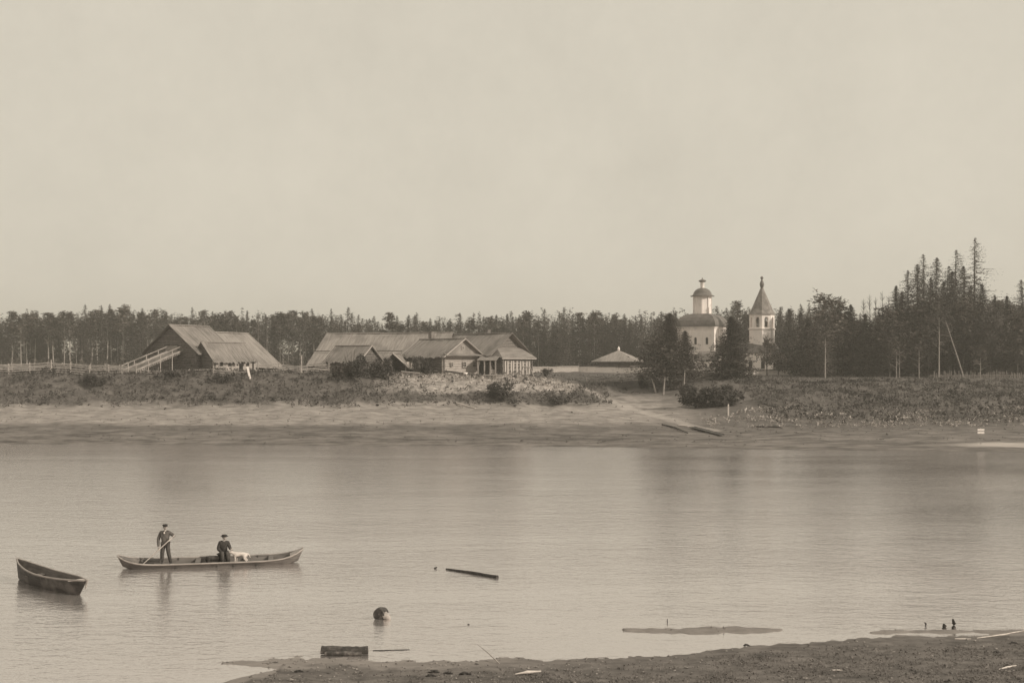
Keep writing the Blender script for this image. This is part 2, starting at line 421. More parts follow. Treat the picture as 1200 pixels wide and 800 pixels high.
# ------------------------------------------------------------------ timber buildings
def log_wall(p0, p1, h, r=.14, gable=0.0, ext=.28, out_m=None):
    """stacked logs from p0 to p1 (local xy), gable = extra triangular height"""
    mb = MB(); p0, p1 = Vector((*p0, 0)), Vector((*p1, 0)); d = (p1 - p0); L = d.length; d.normalize()
    z, i = r - 1.0, 0
    while z < h + gable - r * .6:
        a, b = 0, L
        if z > h: c = (z - h) / gable * L / 2; a, b = c, L - c; e = 0
        else: e = ext * random.uniform(.75, 1.1)
        q0 = p0 + d * (a - e); q1 = p0 + d * (b + e)
        rr = r * random.uniform(.93, 1.07)
        mb.tube([q0 + Vector((0, 0, z)), q1 + Vector((0, 0, z))], rr, n=8, smooth=True)
        z += 2 * r * .9; i += 1
    return mb

def roof_slope(x0, x1, y0, z0, y1, z1, board=.32, t=.06, jit=.28, sag=.14):
    """boards running down from the ridge (y0,z0) to the eave (y1,z1)"""
    mb = MB(); x = x0; nn = Vector((0, (z0 - z1) * (1 if y1 > y0 else -1), abs(y1 - y0))).normalized()
    Lr = x1 - x0
    while x < x1 - .02:
        w = min(board * random.uniform(.85, 1.15), x1 - x); k = 1 + random.uniform(-.3, 1) * jit / max(1, abs(y1 - y0))
        u = (x + w / 2 - x0) / Lr; s = -sag * 4 * u * (1 - u); up = random.uniform(0, .055)
        a = Vector((0, y0, z0 + s)); b = Vector((0, y0 + (y1 - y0) * k, z0 + (z1 - z0) * k + s * .6))
        q = [Vector((x, a.y, a.z)) + nn * up, Vector((x + w, a.y, a.z)) + nn * up, Vector((x + w, b.y, b.z)) + nn * up, Vector((x, b.y, b.z)) + nn * up]
        if y1 > y0: q = q[::-1]; 
        mb.slab(q, t, n=nn); x += w + .006
    return mb

def window(parent, c, w, h, axis, sgn, framed='trim'):
    """window on a wall; axis 'x' means the wall faces +-x"""
    f = MB(); n = Vector((sgn, 0, 0)) if axis == 'x' else Vector((0, sgn, 0)); s = Vector((0, 1, 0)) if axis == 'x' else Vector((1, 0, 0))
    c = Vector(c); dim = lambda a, b, d: (d, a, b) if axis == 'x' else (a, d, b)
    fr = .09
    for sg in (-1, 1):
        f.box(c + s * sg * (w / 2 + fr / 2), dim(fr, h + 2 * fr, .08)); f.box(c + Vector((0, 0, sg * (h / 2 + fr / 2))), dim(w, fr, .08))
    f.box(c, dim(.05, h, .05)); f.box(c + Vector((0, 0, h * .1)), dim(w, .05, .045))
    fo = f.build('window', M[framed], parent)
    MB().box(c - n * .02, dim(w, h, .03)).build('pane', M['pane'], fo)
    return fo

def house(name, label, cat, loc, phi, L, W, wh, rh, roofm='plank_roof', eave=.6, gab=.5, wall_mats=('old_log',) * 4,
          trim=True, r=.14, trim_m='trim', walls='0123'):
    """local x along the ridge; walls: 0 = +x gable, 1 = -x gable, 2 = -y side, 3 = +y side"""
    t = empty(name, loc, phi, label, cat); hx, hy = L / 2, W / 2
    spec = {'0': ((hx, -hy), (hx, hy), rh), '1': ((-hx, -hy), (-hx, hy), rh), '2': ((-hx, -hy), (hx, -hy), 0), '3': ((-hx, hy), (hx, hy), 0)}
    for k in walls:
        a, b, g = spec[k]
        log_wall(a, b, wh, r=r, gable=g).build('wall', M[wall_mats[int(k)]], t)
    sl = rh / hy
    rf = MB().tube([(-hx - gab, 0, wh + rh + .14), (hx + gab, 0, wh + rh + .14)], .11, n=8).build('roof', M[roofm], t)
    for sg in (-1, 1):
        roof_slope(-hx - gab, hx + gab, sg * .04, wh + rh + .1, sg * (hy + eave), wh - sl * eave + .1).build('roof_slope', M[roofm], rf)
    if trim:
        for sx in (-1, 1):
            for sg in (-1, 1):
                x = sx * (hx + gab + .035)
                MB().tube([(x, sg * .02, wh + rh + .08), (x, sg * (hy + eave * 1.02), wh - sl * eave + .06)], .085, n=4, smooth=False).build('barge_board', M[trim_m], rf)
    return t, rf

def ground_at(px, Y): x = X(px, Y); return (x, Y, gz(x, Y))

# A: big barn on the left with the log ramp
bx, by = X(212, 178), 178
TH = R(63)
barn, barn_roof = house('log_barn', 'big old log barn with a dark gable and a timber ramp to its door', 'barn',
    (X(222, 174), 174, 7.5), TH, 7.4, 9.8, 3.6, 3.7, eave=.9, gab=.8, trim=False)
# its gable door (the gable towards the river is local -x)
dr = MB()
for i in range(8): dr.box((-3.9, -1.05 + i * .3, 3.2), (.08, .28, 2.1))
dr.build('door', M['rail'], barn)
MB().box((-3.94, 0, 4.35), (.14, 2.8, .16)).build('door_beam', M['dark_wood'], barn)
b2, r2 = house('hay_barn', 'long low barn with a sweeping pale plank roof adjoining the big barn', 'barn',
    (X(266, 185), 185, 7.5), TH, 10, 12.5, 1.8, 4.7, eave=1.3, gab=.4, trim=False, roofm='plank_roof_pale')
# annex with the light log front
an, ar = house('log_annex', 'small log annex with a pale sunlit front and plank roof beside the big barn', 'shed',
    (X(262, 171.5), 171.5, 7.5), R(48), 7.0, 5.8, 2.1, 2.5, eave=.5, gab=.5, wall_mats=('pale_log', 'old_log', 'pale_log', 'old_log'), trim=False)
for wx in (-2.4, -.9): window(an, (wx, -3.08, 1.35), .34, .36, 'y', -1, 'dark_wood')
MB().box((1.1, -3.09, 1.0), (.6, .08, 1.9)).build('door', M['void'], an)
window(an, (2.3, -3.08, 1.35), .34, .36, 'y', -1, 'dark_wood')
MB().box((3.3, -3.09, 1.0), (.25, .1, 2.1)).build('corner_post', M['dark_wood'], an)

# ramp
def world_ramp():
    a = Vector((X(151, 161), 161, 7.75)); b = Vector((X(207, 170.2), 170.2, Z(412, 170.2)))
    t = empty('log_ramp', (a.x, a.y, a.z), 0, 'sloping timber ramp with side rails leading up to the big barn gable', 'ramp')
    d = b - a; u = d.normalized(); s = Vector((u.y, -u.x, 0)).normalized()
    n = 26; dk = MB()
    for i in range(n):
        p = d * (i + .5) / n
        dk.tube([p - s * 1.3, p + s * 1.3], .17, n=7)
    dk.build('deck', M['plank_roof_pale'], t)
    for sg in (-1.3, 1.3):
        MB().tube([s * sg + Vector((0, 0, .22)), d + s * sg + Vector((0, 0, .22))], .13).build('curb_log', M['plank_roof_pale'], t)
        MB().tube([s * sg * 1.03 + Vector((0, 0, .95)), d + s * sg * 1.03 + Vector((0, 0, .95))], .08).build('hand_rail', M['plank_roof_pale'], t)
        for i in range(5):
            p = d * (i / 4) + s * sg * 1.03
            MB().tube([p + Vector((0, 0, -.9 if i < 2 else -(1.5 + i * .6))), p + Vector((0, 0, 1.0))], .08).build('post', M['rail'], t)
world_ramp()

# B: the long farmstead roof
b, rr = house('long_farmhouse', 'long low farm building with one wide plank roof behind the cottages', 'farmhouse',
    (X(456, 181), 181, 7.4), R(-14), 21, 15, 1.5, 4.9, eave=.7, gab=.5, trim=False, roofm='plank_roof_pale')
MB().box((-3.5, -5.0, 3.6), (15, .12, .12)).build('purlin', M['dark_wood'], rr)
# B2 small log house at left front
b, rr = house('log_storehouse', 'small log storehouse with a light bargeboard, leftmost of the buildings before the long roof', 'storehouse',
    (X(414, 171.5), 171.5, 7.4), R(-32), 6.4, 4.6, 2.3, 1.9, eave=.6, gab=.5)
MB().box((3.22, 0, 1.2), (.1, 1.0, 1.9)).build('door', M['void'], b)
# B2b open shed
t = empty('open_shed', (X(465, 168), 168, 7.2), R(-8), 'small open fronted shed with a dark mouth and pale bargeboard beside the storehouse', 'shed')
for sy, nm in ((1, 'wall'),): log_wall((-1.9, 2.2), (1.9, 2.2), 1.5, gable=1.7).build('wall', M['old_log'], t)
for sx in (-1.9, 1.9): log_wall((sx, -2), (sx, 2.2), 1.5).build('wall', M['old_log'], t)
rf = MB().tube([(0, -2.5, 3.32), (0, 2.6, 3.32)], .1).build('roof', M['plank_roof'], t)
for sg in (-1, 1):
    o = roof_slope(-2.5, 2.6, sg * .03, 3.3, sg * 2.4, 1.15).build('roof_slope', M['plank_roof'], rf); o.rotation_euler = (0, 0, R(90))
    MB().tube([(0, -2.58, 3.32), (sg * 2.45, -2.58, 1.15)], .09, n=4, smooth=False).build('barge_board', M['trim'], rf)
log_wall((-1.8, -1.2), (1.8, -1.2), 0.5).build('low_wall', M['old_log'], t)
# chimney pipe on the long roof is brick: stands between the roofs
# B3 cottage with the bright gable
b, rr = house('gabled_cottage', 'log cottage with a bright gable end and pale bargeboards in the middle of the village', 'cottage',
    (X(518, 170), 170, 7.1), R(-43), 8.4, 7.4, 3.2, 2.3, eave=.7, gab=.9, wall_mats=('pale_log', 'old_log', 'old_log', 'old_log'))
pl = MB()
for i in range(23):       # boarded pediment
    y = -3.55 + i * .32; h = 2.2 * (1 - abs(y) / 3.75)
    if h > .1: pl.box((4.5, y, 3.3 + h / 2), (.07, .3, h))
pl.build('pediment', M['plank_roof_pale'], b)
pe = MB().slab([(4.4, -3.9, 3.45), (4.4, 3.9, 3.45), (5.35, 4.1, 3.1), (5.35, -4.1, 3.1)][::-1], .08, n=(0.3, 0, .95)); pe.build('pent_roof', M['plank_roof'], b)
window(b, (4.49, .4, 1.75), .55, .7, 'x', 1, 'rail'); window(b, (4.49, -2.2, 1.75), .4, .5, 'x', 1, 'rail'); window(b, (4.49, 2.5, 1.75), .5, .6, 'x', 1, 'rail')
window(b, (4.60, 0, 4.25), .35, .4, 'x', 1, 'trim')
MB().box((0, -4.0 + .2, 1.2), (1.1, .1, 2.0)).build('door', M['void'], b)
ch = MB().box((0, 0, .9), (.7, .7, 1.8)).box((0, 0, 1.85), (.85, .85, .14)).build('chimney', M['dark_roof'], rr, loc=(-3.0, .6, 4.9))
bench = MB()
# porch on its right
t = empty('roofed_porch', (X(572, 167.5), 167.5, 7.0), R(-12), 'small roofed porch with pale posts between the two cottages', 'porch')
rf = MB().slab([(-1.5, -1.1, 2.5), (1.5, -1.1, 2.5), (1.5, 1.2, 3.1), (-1.5, 1.2, 3.1)], .08).build('roof', M['plank_roof'], t)
for px_ in (-1.35, -.35, .55, 1.35): MB().box((px_, -.9, .9), (.18, .14, 3.2)).build('post', M['rail'], t)
MB().box((-.85, -.2, .9), (.7, .1, 2.0)).build('door', M['void'], t)
pb = MB()
for i in range(5): pb.box((.95, -.86, .1 + i * .22), (.7, .05, .18))
pb.build('balustrade', M['rail'], t)
# B4 right-hand house with pent roofs
b, rr = house('two_tiered_farmhouse', 'farmhouse with a two tiered roof and tall striped shutters, rightmost of the village', 'farmhouse',
    (X(563, 176), 176, 7.15), R(-38), 11, 8.6, 3.6, 2.8, eave=.9, gab=1.0, wall_mats=('old_log',) * 4, trim=False)
# rounded lean-out room at the gable end, under its own hipped roof
fr = MB()
for a, bb in (((6.25, -3.6), (9.2, -3.6)), ((9.2, -3.6), (9.2, 3.6)), ((6.25, 3.6), (9.2, 3.6))):
    pass
log_wall((7.3, -3.5), (7.3, 3.5), 2.7).build('front_wall', M['old_log'], b)
log_wall((5.6, -3.7), (7.3, -3.7), 2.7).build('front_wall', M['old_log'], b); log_wall((5.6, 3.7), (7.3, 3.7), 2.7).build('front_wall', M['old_log'], b)
lo = MB(); e = 7.9; hy = 4.35
lo.slab([(5.72, -3.0, 4.3), (5.72, 3.0, 4.3), (e, hy, 2.75), (e, -hy, 2.75)][::-1], .1)
lo.slab([(5.72, -3.0, 4.3), (e, -hy, 2.75), (5.3, -hy - .02, 2.95)][::-1], .1, n=(0, -.45, .9))
lo.slab([(5.72, 3.0, 4.3), (e, hy, 2.75), (5.3, hy + .02, 2.95)], .1, n=(0, .45, .9))
lo.build('pent_roof', M['plank_roof'], b)
MB().box((e - .06, 0, 2.6), (.1, 2 * hy, .16)).build('eave_board', M['trim'], b)
st = MB()
for i, (y, h) in enumerate([(-3.1, 2.2), (-2.5, 2.2), (-1.6, 2.2), (-1.1, 2.2), (-.2, 2.2), (.7, 2.1), (1.3, 2.1), (2.3, 2.1), (2.9, 2.1)]):
    st.box((7.49, y, 1.15), (.07, .34, h))
st.build('shutter', M['trim'], b)
for y in (-2.05, -.65, .25, 1.8): window(b, (7.47, y, 1.4), .45, .9, 'x', 1, 'trim')
for cx_ in (0, 2.5): MB().box((cx_, -4.72, 1.3), (.22, .12, 2.6)).build('wall_post', M['rail'], b)
MB().box((0, 0, .3), (.8, .8, 1.0)).box((0, 0, .85), (.9, .9, .12)).build('chimney', M['church_roof'], rr, loc=(1.0, .5, 6.3))

# ------------------------------------------------------------------ church
VD = math.atan2(-.975, -.22)          # bearing from the towers towards the river
def arch_window(parent, c, w, h, nrm, name='window'):
    c = Vector(c); n = Vector(nrm).normalized(); s = Vector((0, 0, 1)).cross(n).normalized()
    prof = [(-w / 2, -h / 2), (w / 2, -h / 2)] + [(w / 2 * math.cos(a), h / 2 - w / 2 + w / 2 * math.sin(a)) for a in np.linspace(0, math.pi, 9)]
    q = [c + s * a + Vector((0, 0, b)) + n * .03 for a, b in prof]
    f = MB(); k = len(prof); g = 1.28
    qo = [c + s * a * g + Vector((0, 0, b * (1 + (g - 1) * w / h))) + n * .10 for a, b in prof]
    qi = [p + n * .07 for p in q]; qb = [p - n * .1 for p in qo]
    f.add(qo + qi + qb, [(i, (i + 1) % k, k + (i + 1) % k, k + i) for i in range(k)] + [(i, 2 * k + i, 2 * k + (i + 1) % k, (i + 1) % k) for i in range(k)])
    f.add(qi + [p - n * .02 for p in q], [(i, (i + 1) % k, k + (i + 1) % k, k + i) for i in range(k)])
    fo = f.build(name, M['whitewash'], parent)
    MB().add(q, [tuple(range(k))]).build('pane', M['pane'], fo)

church = empty('white_church', (40.5, 236, 7.1), R(-30), 'white cube church with a drum and small flared cap above a dark domed roof', 'church')
bd = MB().box((0, 0, 4.5), (8, 8, 10.4))
bd.box((0, 0, 9.45), (8.5, 8.5, .3)).box((0, 0, 9.15), (8.25, 8.25, .3))
for sx in (-1, 1):
    for sy in (-1, 1): bd.box((sx * 3.75, sy * 3.75, 4.3), (.7, .7, 9.4))
for k in (-1.3, 1.3):
    bd.box((k, -4.02, 4.4), (.35, .22, 9.3)); bd.box((4.02, k, 4.4), (.22, .35, 9.3))
bd.build('wall', M['whitewash'], church)
for x in (-2.5, 0, 2.5):
    for z in (6.6, 3.0):
        arch_window(church, (x, -4.01, z), .55, 1.5, (0, -1, 0)); arch_window(church, (4.01, x, z), .55, 1.5, (1, 0, 0))
rq = math.sqrt(2) * 4.5
crf = MB().lathe([(rq, 9.62), (rq * .985, 10.1), (rq * .92, 10.9), (rq * .80, 11.6), (rq * .62, 12.15), (rq * .34, 12.45)], 4, rot=R(45), smooth=False).build('roof', M['church_roof'], church)
o8 = VD + R(30)
dm = MB().lathe([(2.0, 12.0), (2.0, 12.3), (1.86, 12.35), (1.86, 15.9), (2.0, 16.0), (2.2, 16.1)], 8, rot=o8, smooth=False)
for j in range(8):
    a = o8 + j * math.pi / 4; dm.box((1.84 * math.cos(a), 1.84 * math.sin(a), 14.1), (.26, .26, 3.6), rz=a)
dm.build('drum', M['whitewash'], church)
MB().lathe([(2.55, 16.1), (2.55, 16.2), (2.0, 16.45), (1.85, 16.9), (1.5, 17.4), (.95, 17.75), (.5, 17.9)], 16).build('dome', M['church_roof'], church)
MB().lathe([(.42, 17.85), (.42, 19.1), (.52, 19.2)], 10).build('lantern', M['whitewash'], church)
MB().lathe([(.55, 19.15), (.84, 19.35), (.78, 19.5), (.45, 19.62), (.12, 19.8), (.05, 20.1)], 12).build('cap', M['church_roof'], church)
# refectory joining church and tower
nv = MB().box((7.3, 0, 1.6), (6.4, 6.0, 4.2)).box((7.3, 0, 3.75), (6.5, 6.3, .2)); nv.build('refectory', M['whitewash'], church)
MB().slab([(4.0, -3.4, 3.86), (10.6, -3.4, 3.86), (10.6, 0, 6.0), (4.0, 0, 6.0)], .12).slab([(4.0, 3.4, 3.86), (10.6, 3.4, 3.86), (10.6, 0, 6.0), (4.0, 0, 6.0)][::-1], .12).build('refectory_roof', M['church_roof'], church)
for x in (5.6, 8.6): arch_window(church, (x, -3.01, 2.0), .8, 1.6, (0, -1, 0))

tower = empty('bell_tower', (51.7, 229.5, 7.0), R(-30), 'tall white bell tower with open arches under a steep tent roof', 'bell tower')
tb = MB().box((0, 0, 1.2), (6.2, 6.2, 5.4)).box((0, 0, 3.95), (6.5, 6.5, .2))
for sx in (-1, 1):
    for sy in (-1, 1): tb.box((sx * 2.9, sy * 2.9, 1.4), (.6, .6, 4.9))
tb.build('base', M['whitewash'], tower)
arch_window(tower, (1.2, -3.11, 1.7), .8, 1.7, (0, -1, 0)); arch_window(tower, (-1.4, -3.11, 1.7), .8, 1.7, (0, -1, 0)); arch_window(tower, (3.11, 0, 1.7), 1.0, 2.2, (1, 0, 0))
MB().lathe([(3.35 * 1.414, 4.06), (2.6 * 1.2, 6.1)], 4, rot=R(45), smooth=False).build('skirt_roof', M['church_roof'], tower)
t8 = VD + R(30)
MB().lathe([(2.55, 5.0), (2.55, 8.9), (2.72, 8.95), (2.78, 9.2), (2.6, 9.25), (2.6, 9.35)], 8, rot=t8, smooth=False).build('lower_tier', M['whitewash'], tower)
# belfry with real arches
be = MB(); Rb, z0, z1 = 2.54, 9.35, 11.95
for j in range(8):
    a0, a1 = t8 + j * math.pi / 4, t8 + (j + 1) * math.pi / 4
    P0, P1 = Vector((Rb * math.cos(a0), Rb * math.sin(a0), 0)), Vector((Rb * math.cos(a1), Rb * math.sin(a1), 0))
    u = (P1 - P0); w = u.length; u.normalize(); n = u.cross(Vector((0, 0, 1))); hw = .42; zs = z0 + 1.75
    def pt(s, z, d): return P0 + u * s - n * d + Vector((0, 0, z))
    c = w / 2
    arc = [(c + hw * math.cos(a), zs + hw * math.sin(a)) for a in np.linspace(math.pi, 0, 9)]
    ins = [(c - hw, z0)] + arc + [(c + hw, z0)]
    outp = [(0, z0), (0, z1)] + [(w * k / 8, z1) for k in range(1, 8)] + [(w, z1), (w, z0)]
    outp = [(0, z0), (0, zs)] + [(w * k / 8, z1) for k in range(1, 8)] + [(w, zs), (w, z0)]
    for d in (0, .4):
        k = len(ins)
        vs = [pt(s, z, d) for s, z in ins] + [pt(s, z, d) for s, z in outp]
        be.add(vs, [(i, i + 1, k + i + 1, k + i) for i in range(k - 1)])
        be.add([pt(0, zs, d), pt(0, z1, d), pt(w / 8, z1, d), pt(w, zs, d), pt(w, z1, d), pt(w * 7 / 8, z1, d)], [(0, 1, 2), (3, 5, 4)])
    be.add([pt(s, z, 0) for s, z in ins] + [pt(s, z, .4) for s, z in ins], [(i, i + 1, k + i + 1, k + i) for i in range(k - 1)])
be.lathe([(2.62, 11.9), (2.7, 12.05), (2.3, 12.06)], 8, rot=t8, smooth=False)
be.lathe([(2.4, 9.3), (2.4, 9.42)], 8, rot=t8, smooth=False)
be.build('belfry', M['whitewash'], tower)
bl = MB().lathe([(.02, 11.2), (.2, 11.15), (.3, 10.9), (.36, 10.5), (.5, 10.25), (.45, 10.25)], 14, cap=False).box((0, 0, 11.5), (4.6, .12, .12)); bl.build('bell', M['bell_metal'], tower)
tr_ = MB().lathe([(2.85, 12.06), (2.3, 12.8), (.30, 17.5)], 8, rot=t8, smooth=False).build('tent_roof', M['tent_roof'], tower)
MB().lathe([(.3, 17.45), (.26, 17.6), (.42, 18.0), (.46, 18.4), (.34, 18.8), (.2, 19.1), (.12, 19.3), (.28, 19.5), (.32, 19.7), (.2, 19.92), (.02, 20.0)], 12).build('finial', M['church_roof'], tower)

# churchyard walls, gate, pavilion
def wall_run(name, label, pts, h, t=.45, cap='church_roof', m='whitewash', cat='wall'):
    e = empty(name, (pts[0][0], pts[0][1], gz(*pts[0])), 0, label, cat); o0 = Vector(e.location); w = MB(); c = MB()
    for (x0, y0), (x1, y1) in zip(pts[:-1], pts[1:]):
        L_ = math.hypot(x1 - x0, y1 - y0); k = max(1, int(L_ / 4)); rz = math.atan2(y1 - y0, x1 - x0)
        for i in range(k):
            u = (i + .5) / k; p = Vector((x0 + (x1 - x0) * u, y0 + (y1 - y0) * u, gz(x0 + (x1 - x0) * u, y0 + (y1 - y0) * u))) - o0
            w.box(p + Vector((0, 0, h / 2 - .4)), (L_ / k + .002 * i, t, h + .8 - .01 * (i % 2)), rz=rz); c.box(p + Vector((0, 0, h + .09)), (L_ / k + .1, t + .3, .12 + .01 * (i % 2)), rz=rz)
    w.build('wall_body', M[m], e); c.build('coping', M[cap], e); return e
wall_run('churchyard_wall', 'low white churchyard wall before the pavilion with the hipped roof', [(X(678, 216), 216), (X(770, 208), 208), (X(814, 196), 196)], 1.15)
wall_run('churchyard_wall', 'low white churchyard wall at the foot of the bell tower', [(X(845, 196), 196), (X(880, 206), 206), (X(948, 212), 212)], .9)
wall_run('log_fence', 'grey solid log fence between the rightmost farmhouse and the white wall', [(X(616, 196), 196), (X(677, 215), 215)], .9, t=.3, m='rail', cap='rail', cat='fence')

pav = empty('hipped_pavilion', (X(725, 222), 222, gz(X(725, 222), 222)), R(-20), 'squat pavilion under a four sided plank roof with a small finial', 'pavilion')
MB().box((0, 0, .6), (6.2, 6.2, 3.0)).build('wall', M['old_log'], pav)
rf = MB().lathe([(4.5 * 1.414, 2.05), (4.5 * 1.414, 2.18), (.3, 4.3)], 4, rot=R(45), smooth=False).build('roof', M['plank_roof_pale'], pav)
MB().lathe([(.16, 4.2), (.22, 4.5), (.3, 4.7), (.12, 5.0), (.03, 5.2)], 8).build('finial', M['whitewash'], rf)

gx, gy = X(829, 181), 181
gate = empty('roofed_gate', (gx, gy, gz(gx, gy)), R(-8), 'small roofed gate with a white pier between the pine and the fir', 'gate')
for sx in (-.85, 1.3): MB().box((sx, 0, 1.2), (.62, .62, 3.2)).box((sx, 0, 2.83), (.8, .8, .12)).box((sx, 0, .2), (.78, .78, .6)).build('pier', M['whitewash'], gate)
grf = MB().slab([(-2.0, -.9, 3.0), (1.9, -.9, 3.0), (1.4, 0, 4.5), (-1.3, 0, 4.5)], .1).slab([(-2.0, .9, 3.0), (1.9, .9, 3.0), (1.4, 0, 4.5), (-1.3, 0, 4.5)][::-1], .1).build('roof', M['plank_roof_pale'], gate)
MB().box((-.05, 0, 2.94), (3.7, 1.5, .1)).build('eave_beam', M['dark_wood'], gate)
gl = MB()
for i in range(7): gl.box((-.35 + i * .2, .1, 1.0), (.1, .05, 1.9))
gl.build('gate_leaf', M['dark_wood'], gate)

# ------------------------------------------------------------------ fences
def rail_fence(name, label, pts, h, rails, step=3.0, rr=.06, pr=.075, mt='rail', pm='rail', lean=.12):
    e = empty(name, (pts[0][0], pts[0][1], gz(*pts[0])), 0, label, 'fence'); o0 = Vector(e.location)
    P = []
    for (x0, y0), (x1, y1) in zip(pts[:-1], pts[1:]):
        L_ = math.hypot(x1 - x0, y1 - y0); k = max(1, round(L_ / step))
        for i in range(k): P.append((x0 + (x1 - x0) * i / k, y0 + (y1 - y0) * i / k))
    P.append(pts[-1])
    Q = [Vector((x, y, gz(x, y))) - o0 for x, y in P]
    for i, q in enumerate(Q):
        l = Vector((random.uniform(-lean, lean), random.uniform(-lean, lean), 0))
        p = MB().tube([q + Vector((0, 0, -.3)), q + l + Vector((0, 0, h * random.uniform(1.02, 1.2)))], pr, n=6)
        p.build('post', M[pm], e)
    for r in range(rails):
        mb = MB(); z = h * (r + .6) / rails
        for a, b in zip(Q[:-1], Q[1:]):
            j = lambda: Vector((random.uniform(-.1, .1), random.uniform(-.06, .06), z + random.uniform(-.09, .09)))
            d = (b - a) * .05
            mb.tube([a + j() - d, b + j() + d], rr * random.uniform(.75, 1.15), n=6)
        mb.build('rail', M[mt], e)
    return e
rail_fence('rail_fence', 'pale weathered rail fence along the bank left of the barn ramp', [(X(-90, 160), 160), (X(60, 161), 161), (X(150, 160), 160)], 1.55, 5, mt='trim', pm='trim')
rail_fence('rail_fence', 'rail fence running in front of the big barn and annex', [(X(165, 158.6), 158.6), (X(250, 160), 160), (X(300, 161), 161)], .62, 2)
rail_fence('rail_fence', 'rail fence between the annex and the storehouse, with a tall post', [(X(302, 163), 163), (X(352, 163), 163), (X(385, 164), 164)], 1.35, 5, mt='trim')
rail_fence('cross_rail_fence', 'second pale rail fence behind the one at the far left edge', [(X(-90, 175), 175), (X(40, 178), 178), (X(140, 172), 172)], 1.3, 4)
rail_fence('dark_rail_fence', 'dark low pole fence above the gully left of the pine', [(X(688, 172.5), 172.5), (X(768, 175), 175), (X(812, 178), 178)], .8, 3, mt='old_log', pm='rail')
pf = empty('paling_fence', (X(1090, 186), 186, gz(X(1090, 186), 186)), 0, 'row of short upright pales below the tall grove on the right', 'fence')
pm_ = MB()
for i in range(75):
    x = X(1094 + i * 1.75, 186) + random.uniform(-.05, .05); pm_.tube([(x - pf.location.x, random.uniform(-.1, .1), -.2), (x - pf.location.x + random.uniform(-.06, .06), 0, random.uniform(.55, 1.5))], .05, n=5)
tag(pm_.build('pales', M['rail'], pf))
MB().tube([(0, .12, .55), (X(1222, 186) - pf.location.x, .12, .6)], .05).build('rail', M['rail'], pf)

# ------------------------------------------------------------------ trees
def leafs(cent, size, k, flat=.4, rg=rng):
    """k random triangles round each centre"""
    n = len(cent); c = np.repeat(cent, k, 0); sz = np.repeat(size, k)[:, None]
    tri = []
    base = rg.normal(0, .45, (n * k, 3)) * sz * [1, 1, flat * 1.4]
    for _ in range(3):
        tri.append(c + base + rg.normal(0, .55, (n * k, 3)) * sz * [1, 1, flat])
    v = np.stack(tri, 1).reshape(-1, 3); return v, np.arange(len(v)).reshape(-1, 3)

def trunk_mesh(h, r, m, name='trunk', seed=0, bend=.02, branches=()):
    rd = random.Random(seed); mb = MB(); n = 7; pts, rr = [], []
    ax, ay = rd.uniform(-1, 1) * bend * h, rd.uniform(-1, 1) * bend * h
    for i in range(n):
        t = i / (n - 1); pts.append((ax * math.sin(t * 2.6), ay * math.sin(t * 2.2), -.4 + t * (h + .4))); rr.append(r * (1 - .88 * t) * (1.25 if i == 0 else 1))
    mb.tube(pts, rr, n=6)
    for p0, p1, q in branches: mb.tube([p0, p1], [q, q * .35], n=4, caps=False)
    return mb

